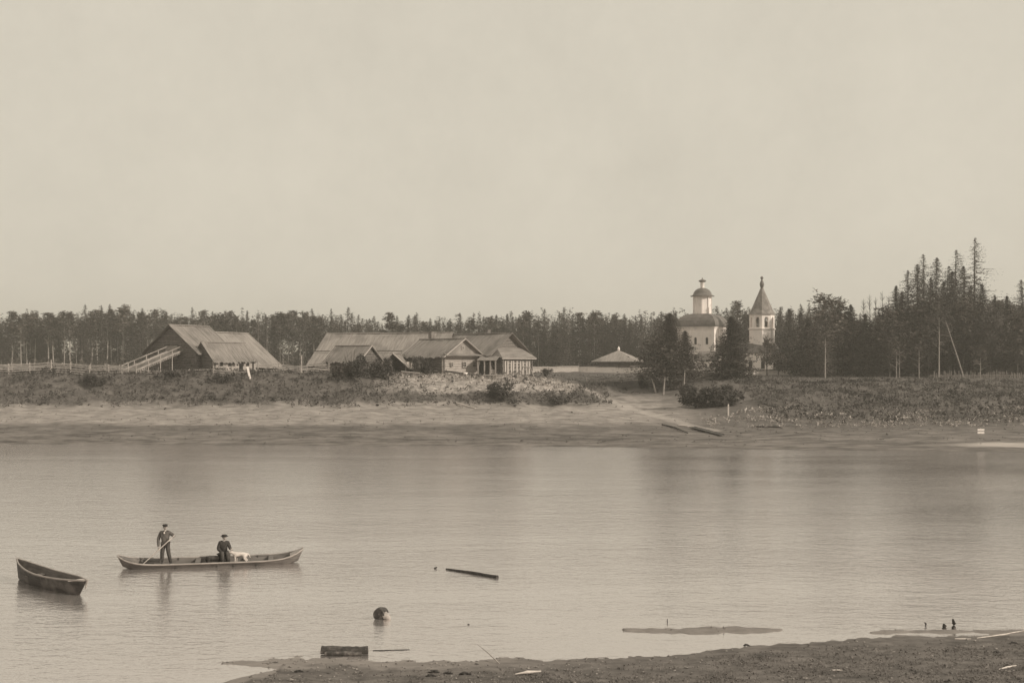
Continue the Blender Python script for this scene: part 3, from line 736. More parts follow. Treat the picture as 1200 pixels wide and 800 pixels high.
def make_tree(kind, h, rmax, nb, k, seed, bare=.1, name=None, leaf='spruce', bark='bark', size=.3, link=True, tr=None, cone=2.3):
    """returns an Empty with trunk and crown; kinds: spruce, pine, birch, sparse"""
    rg = np.random.default_rng(seed); br = []
    if kind in ('spruce', 'sparse'):
        t = bare + (1 - bare) * (np.arange(nb) + rg.uniform(0, 1, nb)) / nb
        lean = .5 + .5 * rg.uniform(0, 1)
        prof = ((1 - t) ** .78) * (1 if kind == 'spruce' else .85 + .3 * np.sin(t * 37 + seed))
        Ln = np.minimum(rmax * cone * prof * rg.uniform(.65, 1.15, nb) + .02 * rmax, rmax * rg.uniform(1.0, 1.35, nb))
        whorl = .5 + .5 * np.cos(t * h * 2 * math.pi / 1.1)
        Ln *= .88 + .22 * whorl
        az = rg.uniform(0, 2 * math.pi, nb); Ln *= 1 + .22 * np.cos(az - seed + 5 * t) + .15 * np.cos(3 * az + 11 * t)
        m = 4; s = (np.arange(m) + .55)[None] / m + rg.uniform(-.12, .12, (nb, m))
        r = Ln[:, None] * s
        z = t[:, None] * h - r * (.30 - .15 * t[:, None]) + .12 * r * s
        cx = np.cos(az)[:, None] * r; cy = np.sin(az)[:, None] * r
        cent = np.stack([cx, cy, z], -1).reshape(-1, 3); sz = (size * (.34 + .85 * (1 - t[:, None]) ** .8) * (1.15 - .5 * s)).ravel()
        cent = np.concatenate([cent, np.stack([np.zeros(8), np.zeros(8), h * np.linspace(.93, 1.02, 8)], -1)]); sz = np.concatenate([sz, np.linspace(size * .25, size * .1, 8)])
        v, f = leafs(cent, sz, k, .38, rg)
        for i in range(0, nb, 6): br.append(((0, 0, t[i] * h), (cx[i, -1] * .8, cy[i, -1] * .8, z[i, -1]), .05))
    elif kind == 'pine':
        ncl = max(10, nb // 6); cents, szs = [], []
        for i in range(ncl):
            t = bare + (1 - bare) * (i + rg.uniform(0, 1)) / ncl; a = rg.uniform(0, 2 * math.pi)
            prof = math.sin(min(1, (t - bare) / (1 - bare) * 1.0 + .22) * math.pi) ** .6
            L = rmax * prof * rg.uniform(.45, 1.1); zz = t * h + L * rg.uniform(-.05, .35)
            tip = np.array([math.cos(a) * L, math.sin(a) * L, min(zz, h)])
            br.append(((0, 0, t * h - .2 * L), tuple(tip * [.8, .8, 1]), .07))
            q = 6; c = tip + rg.normal(0, 1, (q, 3)) * [.26 * rmax, .26 * rmax, .12 * rmax]
            cents.append(c); szs.append(np.full(q, size * 1.15) * rg.uniform(.7, 1.2, q))
        v, f = leafs(np.concatenate(cents), np.concatenate(szs), k + 1, .5, rg)
    else:
        ncl = nb // 3; cents, szs = [], []
        for i in range(ncl):
            t = bare + (1 - bare) * rg.uniform(0, 1); a = rg.uniform(0, 2 * math.pi)
            L = rmax * math.sin(min(.99, (t - bare) / (1 - bare) + .15) * math.pi) ** .7 * rg.uniform(.3, 1.0)
            tip = np.array([math.cos(a) * L, math.sin(a) * L, t * h + L * .6])
            br.append(((0, 0, t * h - .3 * L), tuple(tip), .04)); q = 4
            cents.append(tip + rg.normal(0, .16 * rmax, (q, 3))); szs.append(np.full(q, size * .9))
        v, f = leafs(np.concatenate(cents), np.concatenate(szs), max(1, k), .9, rg)
    e = empty(name or kind, (0, 0, 0))
    trunk_mesh(h * .97, tr or max(.13, h * .013), bark, seed=seed, branches=br[:70]).build('trunk', M[bark], e)
    arr_mesh('crown', v, f, M[leaf], e)
    return e

# far wood: prototypes
far_sp = [make_tree('spruce', 16, 2.5 + .35 * (i % 3), 300, 3, 100 + i, bare=.1 + .05 * (i % 2), name='spruce_tree', leaf='spruce', size=.46) for i in range(6)]
far_pi = [make_tree('pine', 16, 2.3, 260 + 20 * (i % 2), 4, 200 + i, bare=.47 + .05 * (i % 3), name='pine_tree', leaf='pine', bark='pine_bark', size=.46, tr=.2) for i in range(5)]
far_bi = [make_tree('birch', 14, 2.2, 100, 2, 300 + i, bare=.35, name='birch_tree', leaf='birch_leaf', bark='pale_bark', size=.4, tr=.12) for i in range(2)]
protos = {'spruce': far_sp, 'pine': far_pi, 'birch': far_bi}
used = set()
REG = [(-999, 172, 'at the far left behind the rail fence'), (172, 352, 'behind the big barn'), (352, 622, 'behind the long farmhouse roof'),
       (622, 792, 'beyond the field behind the pavilion'), (792, 872, 'behind the white church'), (872, 3000, 'beyond the bell tower to the right')]
ADJ = {'spruce': 'pointed dark spruce', 'pine': 'bare stemmed round topped pine', 'birch': 'thin pale stemmed birch'}
def skyline(px):   # height of the wood's top edge in the photograph, in its rows
    return np.interp(px, [-100, 0, 60, 120, 200, 300, 360, 400, 470, 560, 640, 700, 760, 800, 860, 920, 960, 1010, 1060, 1300],
                     [373, 374, 370, 364, 369, 371, 366, 373, 376, 374, 368, 372, 371, 366, 364, 362, 366, 372, 360, 352])
def place_far(px, Y, kind, hs=1.0):
    x = X(px, Y); zg = gz(x, Y); top = Z(float(skyline(px)) + random.gauss(0, 4.2) + (4 if kind == 'birch' else 0), Y)
    h = max(9, top - zg) * hs; p = random.choice(protos[kind])
    base = 14 if kind == 'birch' else 16
    if p.name not in used: o = p; used.add(p.name)
    else: o = copy_tree(p)
    o.location = (x, Y, zg); o.rotation_euler = (0, 0, random.uniform(0, 6.28)); s = h / base
    w = (.85 + .15 * s) * random.uniform(.85, 1.2); o.scale = (w, w, s)
    for a, b_, txt in REG:
        if a <= px < b_: r = txt
    tag(o, f'{ADJ[kind]} in the wood {r}', kind if kind != 'birch' else 'birch', f'{kind} trees in the wood {r}')
pxs = []
rows = [(0, 7.3, 110), (1, 6.6, 100), (2, 8, 70)]
def edge(px):      # distance of the wood's edge
    return np.interp(px, [-100, 300, 500, 640, 700, 780, 900, 1000, 1300], [325, 325, 315, 300, 290, 285, 275, 262, 258])
cnt = 0
for row, (off, st) in enumerate([(0, 10.5), (9, 11)]):
    px = -85 + random.uniform(0, 5)
    while px < 1290:
        Y = float(edge(px)) + off + random.uniform(-3.5, 3.5)
        left = px < 620
        q = random.random()
        if px < 380: kind = 'pine' if q < .62 else ('spruce' if q < .9 else 'birch')
        elif px < 620: kind = 'spruce' if q < .72 else ('pine' if q < .94 else 'birch')
        else: kind = 'spruce' if q < .8 else ('pine' if q < .92 else 'birch')
        place_far(px, Y, kind, 1.0 if row else random.choice([.8, .95, 1.0]))
        cnt += 1; px += st * random.uniform(.6, 1.4) * .88
print('far trees', cnt)
for lst in protos.values():
    for p in lst:
        if p.name not in used:
            for c in list(p.children): bpy.data.objects.remove(c)
            bpy.data.objects.remove(p)
# tall single trees over the skyline
for i, (px, top, Y, kind, txt) in enumerate([(408, 360, 262, 'spruce', 'tall dark spruce standing over the long farmhouse roof at its left end'),
        (479, 369, 262, 'spruce', 'dark spruce rising over the middle of the long farmhouse roof'), (652, 377, 262, 'spruce', 'broad dark spruce in the field edge behind the rightmost farmhouse'),
        (661, 360, 280, 'spruce', 'slim tall spruce just right of the broad dark one'), (457, 368, 270, 'pine', 'round headed pine rising above the long farmhouse roof'),
        (100, 357, 305, 'spruce', 'tallest spruce point over the left wood'), (119, 358, 305, 'spruce', 'second sharp spruce point right of the tallest in the left wood'), (167, 362, 300, 'spruce', 'sharp spruce just left of the big barn roof'), (225, 360, 305, 'spruce', 'thin sharp spruce above the big barn ridge'), (775, 365, 235, 'spruce', 'broad spruce left of the church behind the pine')]):
    x = X(px, Y); zg = gz(x, Y); h = Z(top, Y) - zg
    t = make_tree(kind, h, h * (.22 if Y < 263 and kind == 'spruce' else .16), 200, 3, 400 + i, bare=.1 if kind == 'spruce' else .55, name=kind + '_tree', leaf='spruce_dark' if kind == 'spruce' else 'pine', size=.5)
    t.location = (x, Y, zg); tag(t, txt, kind)

# depth of the wood: one mass behind the rows one can tell apart
def wood_mass():
    V, Fc, n0 = [], [], 0
    for i in range(900):
        px = random.uniform(-130, 1330); Y = float(edge(px)) + random.uniform(15, 75); x = X(px, Y); zg = gz(x, Y)
        h = max(8, Z(float(skyline(px)) + random.gauss(3, 4.5), Y) - zg); pine = random.random() < .4
        nb = 150; t = (.35 if pine else .05) + (.65 if pine else .95) * rng.uniform(0, 1, nb) ** (1 if pine else .9)
        prof = np.sin(np.clip((t - .4) / .6, .05, .97) * math.pi) ** .6 if pine else (1 - t) ** .8 + .04
        r = 2.6 * prof * np.sqrt(rng.uniform(.1, 1, nb)); a = rng.uniform(0, 6.28, nb)
        c = np.stack([x + r * np.cos(a), Y + r * np.sin(a), zg + t * h], -1)
        v, f = leafs(c, np.full(nb, .5) * (1.25 - .6 * t), 3, .5); V.append(v); Fc.append(f + n0); n0 += len(v)
        # stem
        if pine:
            w = .12; v = np.array([[x - w, Y, zg - .3], [x + w, Y, zg - .3], [x, Y, zg + h * .9], [x, Y - w, zg - .3], [x, Y + w, zg - .3], [x, Y, zg + h * .9]])
            V.append(v); Fc.append(np.array([[0, 1, 2], [3, 4, 5]]) + n0); n0 += 6
    o = arr_mesh('deep_woodland', np.concatenate(V), np.concatenate(Fc), M['spruce'])
    tag(o, 'dense far conifer woodland seen as one mass behind the front trees', 'woodland', kind='stuff')
    # undergrowth at the wood edge
    px = rng.uniform(-110, 1320, 7000); Y = edge(px) + rng.uniform(-4, 40, 7000); x = (px - 600) * Y / F
    zg = far_z(x, Y); c = np.stack([x, Y, zg + rng.uniform(0, 1, 7000) ** 1.6 * (1.5 + .12 * (Y - edge(px) + 4))], -1)
    v, f = leafs(c, np.full(7000, .8), 4, .8)
    tag(arr_mesh('forest_undergrowth', v, f, M['pine']), 'dull undergrowth along the edge of the far wood', 'undergrowth', kind='stuff')
wood_mass()

# right hand grove: (px, top row, Y, kind, radius factor, label)
GROVE = [
 (946, 372, 205, 'spruce', .17, 'spruce_dark', 'dark spruce at the left end of the right grove'),
 (967, 347, 200, 'pine', .19, 'pine', 'tall round headed pine above the single pale stem'),
 (982, 353, 206, 'pine', .16, 'pine', 'second pine top just right of the round headed pine'),
 (997, 357, 204, 'spruce', .15, 'spruce', 'narrow spruce right of the two pine tops'),
 (955, 385, 196, 'spruce', .22, 'spruce', 'low bushy spruce left of the single pale stem'),
 (1014, 368, 198, 'spruce', .20, 'spruce_dark', 'broad dark spruce below the bare birches'),
 (1030, 372, 204, 'spruce', .18, 'spruce', 'short spruce below the bare birches, right of the broad one'),
 (1050, 335, 204, 'spruce', .13, 'spruce_dark', 'spruce whose top starts the climb of the tall grove'),
 (1064, 317, 206, 'sparse', .15, 'spruce', 'ragged sparse spruce, second step of the tall grove'),
 (1075, 310, 200, 'spruce', .14, 'spruce', 'narrow spruce leaning on the ragged one in the tall grove'),
 (1082, 298, 207, 'sparse', .15, 'pine', 'open crowned tall conifer with gaps of sky'),
 (1098, 302, 203, 'spruce', .15, 'spruce_dark', 'dense narrow spire right of the open crowned conifer'),
 (1112, 312, 199, 'sparse', .15, 'spruce_dark', 'ragged spruce between the two spires of the tall grove'),
 (1121, 293, 206, 'sparse', .15, 'spruce', 'tall ragged spruce left of the tallest tree'),
 (1143, 279, 204, 'sparse', .15, 'pine', 'tallest sparse conifer with a bare looking top in the right grove'),
 (1151, 333, 200, 'spruce', .16, 'spruce_dark', 'dark pointed spruce at the foot of the tallest conifer'),
 (1166, 346, 204, 'sparse', .14, 'spruce', 'thin spruce in the dip right of the tallest conifer'),
 (1180, 347, 200, 'spruce', .17, 'spruce_dark', 'compact dark spruce near the right edge'),
 (1197, 328, 202, 'sparse', .16, 'spruce', 'large ragged spruce cut by the right edge of the photo'),
 (1057, 342, 209, 'spruce', .13, 'spruce', 'spruce filling the lower left of the tall grove'),
 (1091, 325, 209, 'spruce', .12, 'spruce', 'spruce half hidden between the open crowned conifer and the dense spire'),
 (1106, 330, 210, 'spruce', .12, 'spruce', 'spruce behind and right of the dense narrow spire'),
 (1116, 318, 208, 'spruce', .12, 'spruce', 'spruce half hidden left of the tall ragged spruce'),
 (1129, 312, 210, 'spruce', .12, 'spruce_dark', 'spruce half hidden right of the tall ragged spruce'),
 (1138, 335, 208, 'spruce', .14, 'spruce', 'spruce behind the foot of the tallest conifer'),
 (1088, 350, 196, 'pine', .2, 'pine', 'bushy pine low in front of the tall grove'),
 (1128, 352, 197, 'pine', .19, 'pine', 'dull bushy pine below the leaning stem'),
 (1160, 365, 194, 'birch', .22, 'birch_leaf', 'leafy paler tree at the foot of the tall grove'),
 (1192, 368, 193, 'pine', .22, 'pine', 'low dark bushy pine in the right corner'),
 (1042, 362, 197, 'pine', .2, 'pine', 'bushy pine just left of the tall grove'),
 (925, 362, 226, 'spruce', .16, 'spruce', 'mid sized spruce right behind the bell tower'),
 (938, 366, 230, 'spruce', .15, 'spruce_dark', 'dark spruce between the bell tower and the right grove'),
 (1215, 330, 200, 'spruce', .15, 'spruce', 'spruce standing just past the right edge'),
 (1240, 340, 204, 'spruce', .15, 'spruce', 'outer spruce past the right edge'),
]
for i, (px, top, Y, kind, rf_, leaf, txt) in enumerate(GROVE):
    x = X(px, Y); zg = gz(x, Y); h = Z(top, Y) - zg
    nb = {'spruce': 260, 'sparse': 170, 'pine': 260, 'birch': 220}[kind]
    t = make_tree(kind, h, h * rf_ * 1.5, int(nb * (3.0 if kind == 'sparse' else 3.2 if kind == 'spruce' else 2.2)), 5, 500 + i, bare={'spruce': .05, 'sparse': .12, 'pine': .3, 'birch': .3}[kind],
                  name={'sparse': 'spruce', 'birch': 'birch'}.get(kind, kind) + '_tree', leaf=leaf, size=.38 if kind != 'sparse' else .36)
    t.location = (x, Y, zg); tag(t, txt, {'sparse': 'spruce'}.get(kind, kind), 'trees of the right grove')
# low understorey filling the foot of the grove
def clump_mass(name, label, x0, x1, y0, y1, n, hmax, size, m, k=4, seed=1):
    rg = np.random.default_rng(seed); px = rg.uniform(x0, x1, n); Y = rg.uniform(y0, y1, n); x = (px - 600) * Y / F
    z = far_z(x, Y) + hmax * rg.uniform(0, 1, n) * (.5 + vnoise(x / 3, Y / 3, 9) + .5) * .8
    v, f = leafs(np.stack([x, Y, z], -1), rg.uniform(.6, 1.2, n) * size, k, .7, rg)
    tag(arr_mesh(name, v, f, m), label, 'undergrowth', kind='stuff')
clump_mass('grove_undergrowth', 'dark leafy undergrowth between the stems of the right grove', 940, 1290, 196, 214, 1500, 5.0, .5, M['spruce'], seed=2)
# pale bare stems
STEMS = [(967, 398, 449, 190, 0, 'pale bare stem with two short branch stubs left in the right grove'), (1050.5, 412, 448, 189, 0, 'thin pale stem, left of the close pair in the right grove'),
         (1054, 408, 448, 189.6, 0, 'thin pale stem, right of the close pair in the right grove'), (1077, 410, 447, 189, 0, 'short pale stem between the pair and the tall white birch'),
         (1100.5, 372, 446, 188.6, 0, 'tall white birch stem in the middle of the right grove'), (1130, 375, 446, 188.2, -22, 'pale birch stem leaning left beside the tall white one'),
         (1149, 420, 447, 188.6, 0, 'short thin pale stem right of the leaning one')]
for i, (px, top, base, Y, lean, txt) in enumerate(STEMS):
    x = X(px, Y); zg = gz(x, Y); h = Z(top, Y) - zg; lx = lean * Y / F
    t = empty('birch_tree', (x, Y, zg), 0, txt, 'birch'); r0 = .13 if i in (0, 4, 5) else .09
    tm = MB().tube([(0, 0, -.3), (lx * .35, .05, h * .35), (lx * .7, -.05, h * .68), (lx, 0, h)], [r0 * 1.1, r0 * .9, r0 * .7, r0 * .4], n=7)
    for q in range(5):
        zq = h * random.uniform(.35, .97); s = random.choice((-1, 1)); tm.tube([(lx * zq / h, 0, zq), (lx * zq / h + s * random.uniform(.5, 1.5), random.uniform(-.6, .6), zq + random.uniform(.1, .9))], [.04, .015], n=4)
    tm.build('trunk', M['pale_bark'], t)
    n = 200; c = np.stack([lx + rng.normal(0, .8, n), rng.normal(0, .8, n), h + rng.normal(0, 1.3, n)], -1)
    v, f = leafs(c, np.full(n, .22), 2, .7); arr_mesh('crown', v, f, M['birch_leaf' if i in (4, 5) else 'pine'], t)
# bare birches rising as haze left of the tall grove
for i, (px, top) in enumerate([(1012, 350), (1019, 345), (1026, 348), (1034, 341), (1041, 346)]):
    Y = 212 + i; x = X(px, Y); zg = gz(x, Y); h = Z(top, Y) - zg; t = empty('bare_tree', (x, Y, zg), 0, 'leafless twiggy birch rising thinly over the short spruces', 'bare tree', 'leafless birches over the short spruces')
    tm = MB().tube([(0, 0, -.3), (.2, 0, h * .5), (0, 0, h)], [.12, .08, .02], n=5); tm.build('trunk', M['bare_twig'], t)
    tw = MB(); rd = random.Random(i)
    for q in range(70):
        zq = h * rd.uniform(.45, .96); a = rd.uniform(0, 6.28); L_ = (1.1 - zq / h) * 2.6 + .3; d = Vector((math.cos(a), math.sin(a), 1.3)) * L_ * .6
        tw.tube([(0, 0, zq), Vector((0, 0, zq)) + d], [.03, .01], n=3, caps=False)
    tw.build('twigs', M['bare_twig'], t)

# trees beside the church
def lone(kind, px, top, Y, rf_, nb, leaf, seed, label, cat, bare=.04, size=.3, name=None, bark='bark', k=4, lean=0, zoff=0, cone=2.3):
    x = X(px, Y); zg = gz(x, Y); h = Z(top, Y) - zg
    t = make_tree(kind, h, h * rf_, nb, k, seed, bare=bare, name=name or kind + '_tree', leaf=leaf, size=size, bark=bark, cone=cone)
    t.location = (x, Y, zg + zoff); t.rotation_euler = (R(lean), 0, 0); tag(t, label, cat); return t
lone('spruce', 857, 371, 176, .47, 1700, 'spruce_dark', 601, 'dense dark fir standing right before the church and bell tower', 'fir', size=.38, bare=.0, cone=1.35)
lone('spruce', 785, 368, 169, .50, 1500, 'spruce', 602, 'wide spreading dark pine left of the church', 'pine', bare=.17, size=.36, k=4, cone=1.5, name='pine_tree')
lone('spruce', 803, 388, 171, .42, 800, 'spruce', 603, 'second dark pine crown overlapping the church corner', 'pine', bare=.15, size=.34, k=4, cone=1.5, name='pine_tree')
lone('pine', 768, 398, 166, .38, 300, 'spruce', 604, 'low leaning pine on the gully side of the spreading pine', 'pine', bare=.15, size=.32)
lone('pine', 790, 425, 165, .26, 160, 'spruce_dark', 607, 'small bushy pine under the middle of the spreading pine', 'pine', bare=.05, size=.3)
lone('birch', 899, 398, 200, .30, 190, 'pine', 605, 'small open tree before the foot of the bell tower', 'small tree', bare=.3, size=.3)
lone('birch', 912, 414, 203, .40, 170, 'pine', 606, 'low bushy tree right of the bell tower foot', 'small tree', bare=.2, size=.3)
for i, (px, Y, h, lx) in enumerate([(777, 163, 2.6, .3), (769, 165, 2.2, -.7), (801, 164, 3.0, .2)]):
    x = X(px, Y); zg = gz(x, Y)
    tag(MB().tube([(0, 0, -.3), (lx * .5, 0, h * .5), (lx, 0, h)], [.16, .12, .06]).build('tree_stem', M['pale_bark'], loc=(x, Y, zg)),
        ['pale short stem at the foot of the spreading pine', 'pale stem leaning left towards the pole fence', 'pale stem under the pine beside the dark bush'][i], 'stem')

# bushes: (px, base row ignored, Y, half width m, height, mat, label)
def bush(px, Y, w, h, m, label, n=420, size=.22, name='bush'):
    x = X(px, Y); zg = gz(x, Y); rg = np.random.default_rng(int(px * 7))
    e = empty(name, (x, Y, zg), 0, label, 'bush'); sub = rg.normal(0, 1, (7, 3)) * [.42, .3, .0] * w
    sub[:, 2] = rg.uniform(.25, .8, 7) * h; rad = rg.uniform(.3, .55, 7)
    i = rg.integers(0, 7, n); d = rg.normal(0, 1, (n, 3)); d /= np.linalg.norm(d, axis=1)[:, None]
    c = sub[i] + d * (rad[i] * rg.uniform(.5, 1.05, n) ** .5)[:, None] * [w * .8, w * .6, h * .6]; c[:, 2] = np.clip(c[:, 2], 0, None)
    v, f = leafs(c, np.full(n, size) * rg.uniform(.6, 1.3, n), 4, .7, rg); arr_mesh('foliage', v, f, M[m], e)
    st = MB()
    for q in range(9): a = rg.uniform(0, 6.28); st.tube([(0, 0, -.2), (w * .5 * math.cos(a), w * .4 * math.sin(a), h * rg.uniform(.7, 1.15))], [.04, .012], n=4)
    st.build('stem', M['bark'], e)
bush(835, 149.5, 3.2, 3.2, 'bush', 'big wide bush below the fir at the gully', 900, .3)
bush(858, 150, 2.2, 2.6, 'bush', 'grey green bush on the right side of the big dark bush', 600, .28)
bush(815, 150, 1.6, 2.4, 'spruce_dark', 'dark bush at the left end of the big dark bush', 400, .26)
bush(412, 157.5, 2.0, 3.6, 'bush', 'tall loose bush on the bank before the storehouse', 800, .24)
bush(436, 158.5, 1.7, 3.2, 'scrub', 'pale thin bush between storehouse and open shed', 420, .2)
bush(453, 157.5, 1.2, 3.4, 'bush', 'dark upright bush in front of the open shed', 420, .22)
bush(398, 156, 1.4, 2.2, 'spruce_dark', 'low dark bush left of the tall loose bush', 300, .22)
bush(580, 152.5, 1.9, 2.5, 'bush', 'round dark bush hanging on the bank below the cottage', 600, .22)
bush(592, 151, 1.4, 1.5, 'bush', 'low dark bush just right of the round one on the bank', 260, .2)
bush(650, 151.5, 2.2, 1.4, 'bush', 'flat wide dark bush on the bank below the rightmost farmhouse', 380, .2)
bush(108, 154.5, 1.9, 1.9, 'bush', 'dark bush on the bank left of the ramp', 380, .22)
bush(205, 157, 2.6, 1.0, 'bush', 'low dark bush on the bank top below the ramp', 330, .2)
bush(262, 155.5, 1.5, 1.4, 'bush', 'dark bush on the bank below the annex', 280, .2)
bush(500, 165, 1.3, 2.9, 'scrub', 'grey leafless shrub before the dark cottage wall', 420, .18)
bush(487, 164, .9, 2.5, 'scrub', 'small grey shrub left of the cottage wall shrub', 240, .18)
bush(639, 172, .9, 1.3, 'bush', 'small dark shrub right of the rightmost farmhouse', 160, .18)
bush(752, 170, 1.0, 2.2, 'bush', 'dark wind bent shrub on the pole fence by the pine', 220, .18)

# ------------------------------------------------------------------ ground cover
def cover():
    n = 26000; px = rng.uniform(-110, 1320, n); x = (px - 600) * 153 / F; Y = rng.uniform(134, 168, n)
    z = far_z(x, Y)
    dens = sstep(3.0, 4.0, z) * (x < 14) + sstep(1.4, 2.3, z) * (x > 33) + .0
    dens *= np.where(a_pale(x, Y, z) > .5, .25, 1)
    dens *= .55 + 1.2 * (vnoise(x / 4, Y / 2.5, 81) + .35)
    keep = rng.uniform(0, 1, n) < dens; x, Y, z = x[keep], Y[keep], z[keep]; m = len(x)
    hh = (.25 + 1.1 * np.clip(vnoise(x / 3.2, Y / 3.2, 82) + .3, 0, 1)) * rng.uniform(.3, 1, m)
    v, f = leafs(np.stack([x, Y, z + hh * .6], -1), rng.uniform(.1, .24, m), 6, 1.0)
    tag(arr_mesh('bank_scrub', v, f, M['scrub']), 'low scrub and weeds covering the steep far bank', 'scrub', kind='stuff')
    n = 9000; px = rng.uniform(640, 1320, n); x = (px - 600) * 140 / F; Y = rng.uniform(133, 146, n); z = far_z(x, Y)
    keep = (z > 1.2) & (z < 3.2) & (x > 24) & (rng.uniform(0, 1, n) < .3 + 1.4 * (vnoise(x / 3, Y / 1.5, 83))); x, Y, z = x[keep], Y[keep], z[keep]
    v, f = leafs(np.stack([x, Y, z + .18], -1), rng.uniform(.08, .2, len(x)), 3, 1.1)
    tag(arr_mesh('dry_stalks', v, f, M['dry_grass']), 'pale dry stalks along the foot of the right bank', 'dry grass', kind='stuff')
    n = 5000; x = rng.uniform(-22, 12, n); Y = rng.uniform(158, 167, n); z = far_z(x, Y)
    keep = (a_pale(x, Y, z) > .3); x, Y, z = x[keep], Y[keep], z[keep]
    sel = rng.uniform(0, 1, len(x)) < .5
    v, f = leafs(np.stack([x, Y, z + .1], -1)[sel], rng.uniform(.08, .26, sel.sum()), 3, .7)
    tag(arr_mesh('soil_clods', v, f, M['dry_grass']), 'pale clods and rubble on the bare bank before the cottages', 'rubble', kind='stuff')
    n = 5200; px = rng.uniform(-110, 1320, n); Y = rng.uniform(118, 150, n); x = (px - 600) * Y / F; z = far_z(x, Y)
    keep = (z > .15) & (z < 3.8) & (rng.uniform(0, 1, n) < .12 + 1.6 * np.clip(vnoise(x / 9, Y / 1.6, 87) + .05, 0, 1)); x, Y, z = x[keep], Y[keep], z[keep]
    v, f = leafs(np.stack([x, Y, z + .04], -1), rng.uniform(.06, .2, len(x)), 3, .5)
    tag(arr_mesh('beach_litter', v, f, M['scrub']), 'dark drift litter and tufts scattered over the far beach', 'litter', kind='stuff')
    # weeds on the plateau
    n = 7000; px = rng.uniform(-100, 1300, n); Y = rng.uniform(164, 200, n); x = (px - 600) * Y / F; z = far_z(x, Y)
    v, f = leafs(np.stack([x, Y, z + .08], -1), rng.uniform(.1, .24, n), 3, .6)
    tag(arr_mesh('meadow_grass', v, f, M['scrub']), 'rough grass on the level ground behind the bank', 'grass', kind='stuff')
    # near shore
    n = 60000; x = rng.uniform(-19, 19, n); Y = rng.uniform(29.5, 37.8, n); z = near_z(x, Y)
    dn = sstep(.03, .14, z) * (.25 + .75 * sstep(-6, 5, x)) * (.3 + 1.3 * (vnoise(x / 1.2, Y / .7, 91) + .4)) * np.clip((vnoise(x / .4, Y / .25, 92) + .7), 0, 1)
    keep = rng.uniform(0, 1, n) < dn; x, Y, z = x[keep], Y[keep], z[keep]; m = len(x)
    s = rng.uniform(.015, .05, m); v, f = leafs(np.stack([x, Y, z + s * .5], -1), s, 3, .9)
    tag(arr_mesh('shore_turf', v, f, M['shore_grass']), 'short matted turf and litter on the near shore', 'turf', kind='stuff')
    n = 3200; x = rng.uniform(-17, 18, n); Y = rng.uniform(30.5, 36.5, n); z = near_z(x, Y); k_ = (z > .0) & (rng.uniform(0, 1, n) < .25 + (x < 3) * .5); x, Y, z = x[k_], Y[k_], z[k_]
    V, Fc, n0 = [], [], 0
    ico = np.array([[0, 0, 1], [1, 0, 0], [0, 1, 0], [-1, 0, 0], [0, -1, 0], [0, 0, -1]], float); fi = np.array([[0, 1, 2], [0, 2, 3], [0, 3, 4], [0, 4, 1], [5, 2, 1], [5, 3, 2], [5, 4, 3], [5, 1, 4]])
    for a, b_, c_ in zip(x, Y, z):
        s = rng.uniform(.012, .045) * (2 if rng.random() < .03 else 1); V.append(ico * rng.uniform(.6, 1.2, (6, 3)) * s * [1.4, 1.2, .7] + [a, b_, c_ + s * .3]); Fc.append(fi + n0); n0 += 6
    tag(arr_mesh('shore_pebbles', np.concatenate(V), np.concatenate(Fc), M['pebble']), 'scattered pebbles on the near shore', 'pebbles', kind='stuff')
cover()

# ------------------------------------------------------------------ boats
def hull(L, beam, zmid, zl, zr, keel=-.12, rake=(.45, .3), n=28, flat=.55, mats=None, parent=None, thick=.035, pw=2.2, flare=.0, tr=0.0, shp=2.6):
    """stations along x; zl / zr = sheer height of the two ends; tr = width kept at the right end (transom)"""
    S = []
    for i in range(n + 1):
        u = i / n; s = 2 * u - 1
        w = beam / 2 * (1 - abs(s) ** pw) ** .8
        if tr and s > 0: w = max(w, beam / 2 * tr * (s ** .6))
        w = max(w, .03 if pw < 6 else .10)
        e = (zl if s < 0 else zr); zs = zmid + (e - zmid) * abs(s) ** shp
        x_top = s * L / 2; x_bot = s * (L / 2 - (rake[0] if s < 0 else rake[1]) * abs(s) ** 3)
        kz = keel + (.18 * abs(s) ** 5)
        ring = []
        for t, wf in ((0, 0), (.0, flat * .8), (.14, flat), (.5, .82 + .0), (1, 1 + flare)):
            zz = kz + (zs - kz) * t; xx = x_bot + (x_top - x_bot) * t
            ring.append((xx, w * wf, zz))
        S.append(ring)
    k = len(S[0]); outer = MB(); inner = MB(); rim = MB()
    for sg in (1, -1):
        vs = [(x, sg * y, z) for r in S for x, y, z in r]
        fs = [(i * k + j, i * k + j + 1, (i + 1) * k + j + 1, (i + 1) * k + j) for i in range(n) for j in range(k - 1)]
        outer.add(vs, fs, True)
        vi = [(x * .985, sg * max(.005, y - thick), z + (.05 if j < 2 else .01)) for r in S for j, (x, y, z) in enumerate(r)]
        inner.add(vi, fs, True)
        rim.tube([(x, sg * (y - thick * .3), z + .012) for x, y, z in [r[-1] for r in S]], .035, n=6)
    for sg_i in (0, n):
        r = S[sg_i]; poly = [(x, y, z) for x, y, z in r[1:]] + [(x, -y, z) for x, y, z in r[1:]][::-1]
        outer.add(poly, [tuple(range(len(poly)))])
    outer.build('hull', M[mats[0]], parent); inner.build('inner_planking', M[mats[1]], parent); rim.build('gunwale', M[mats[2]], parent)
    return S

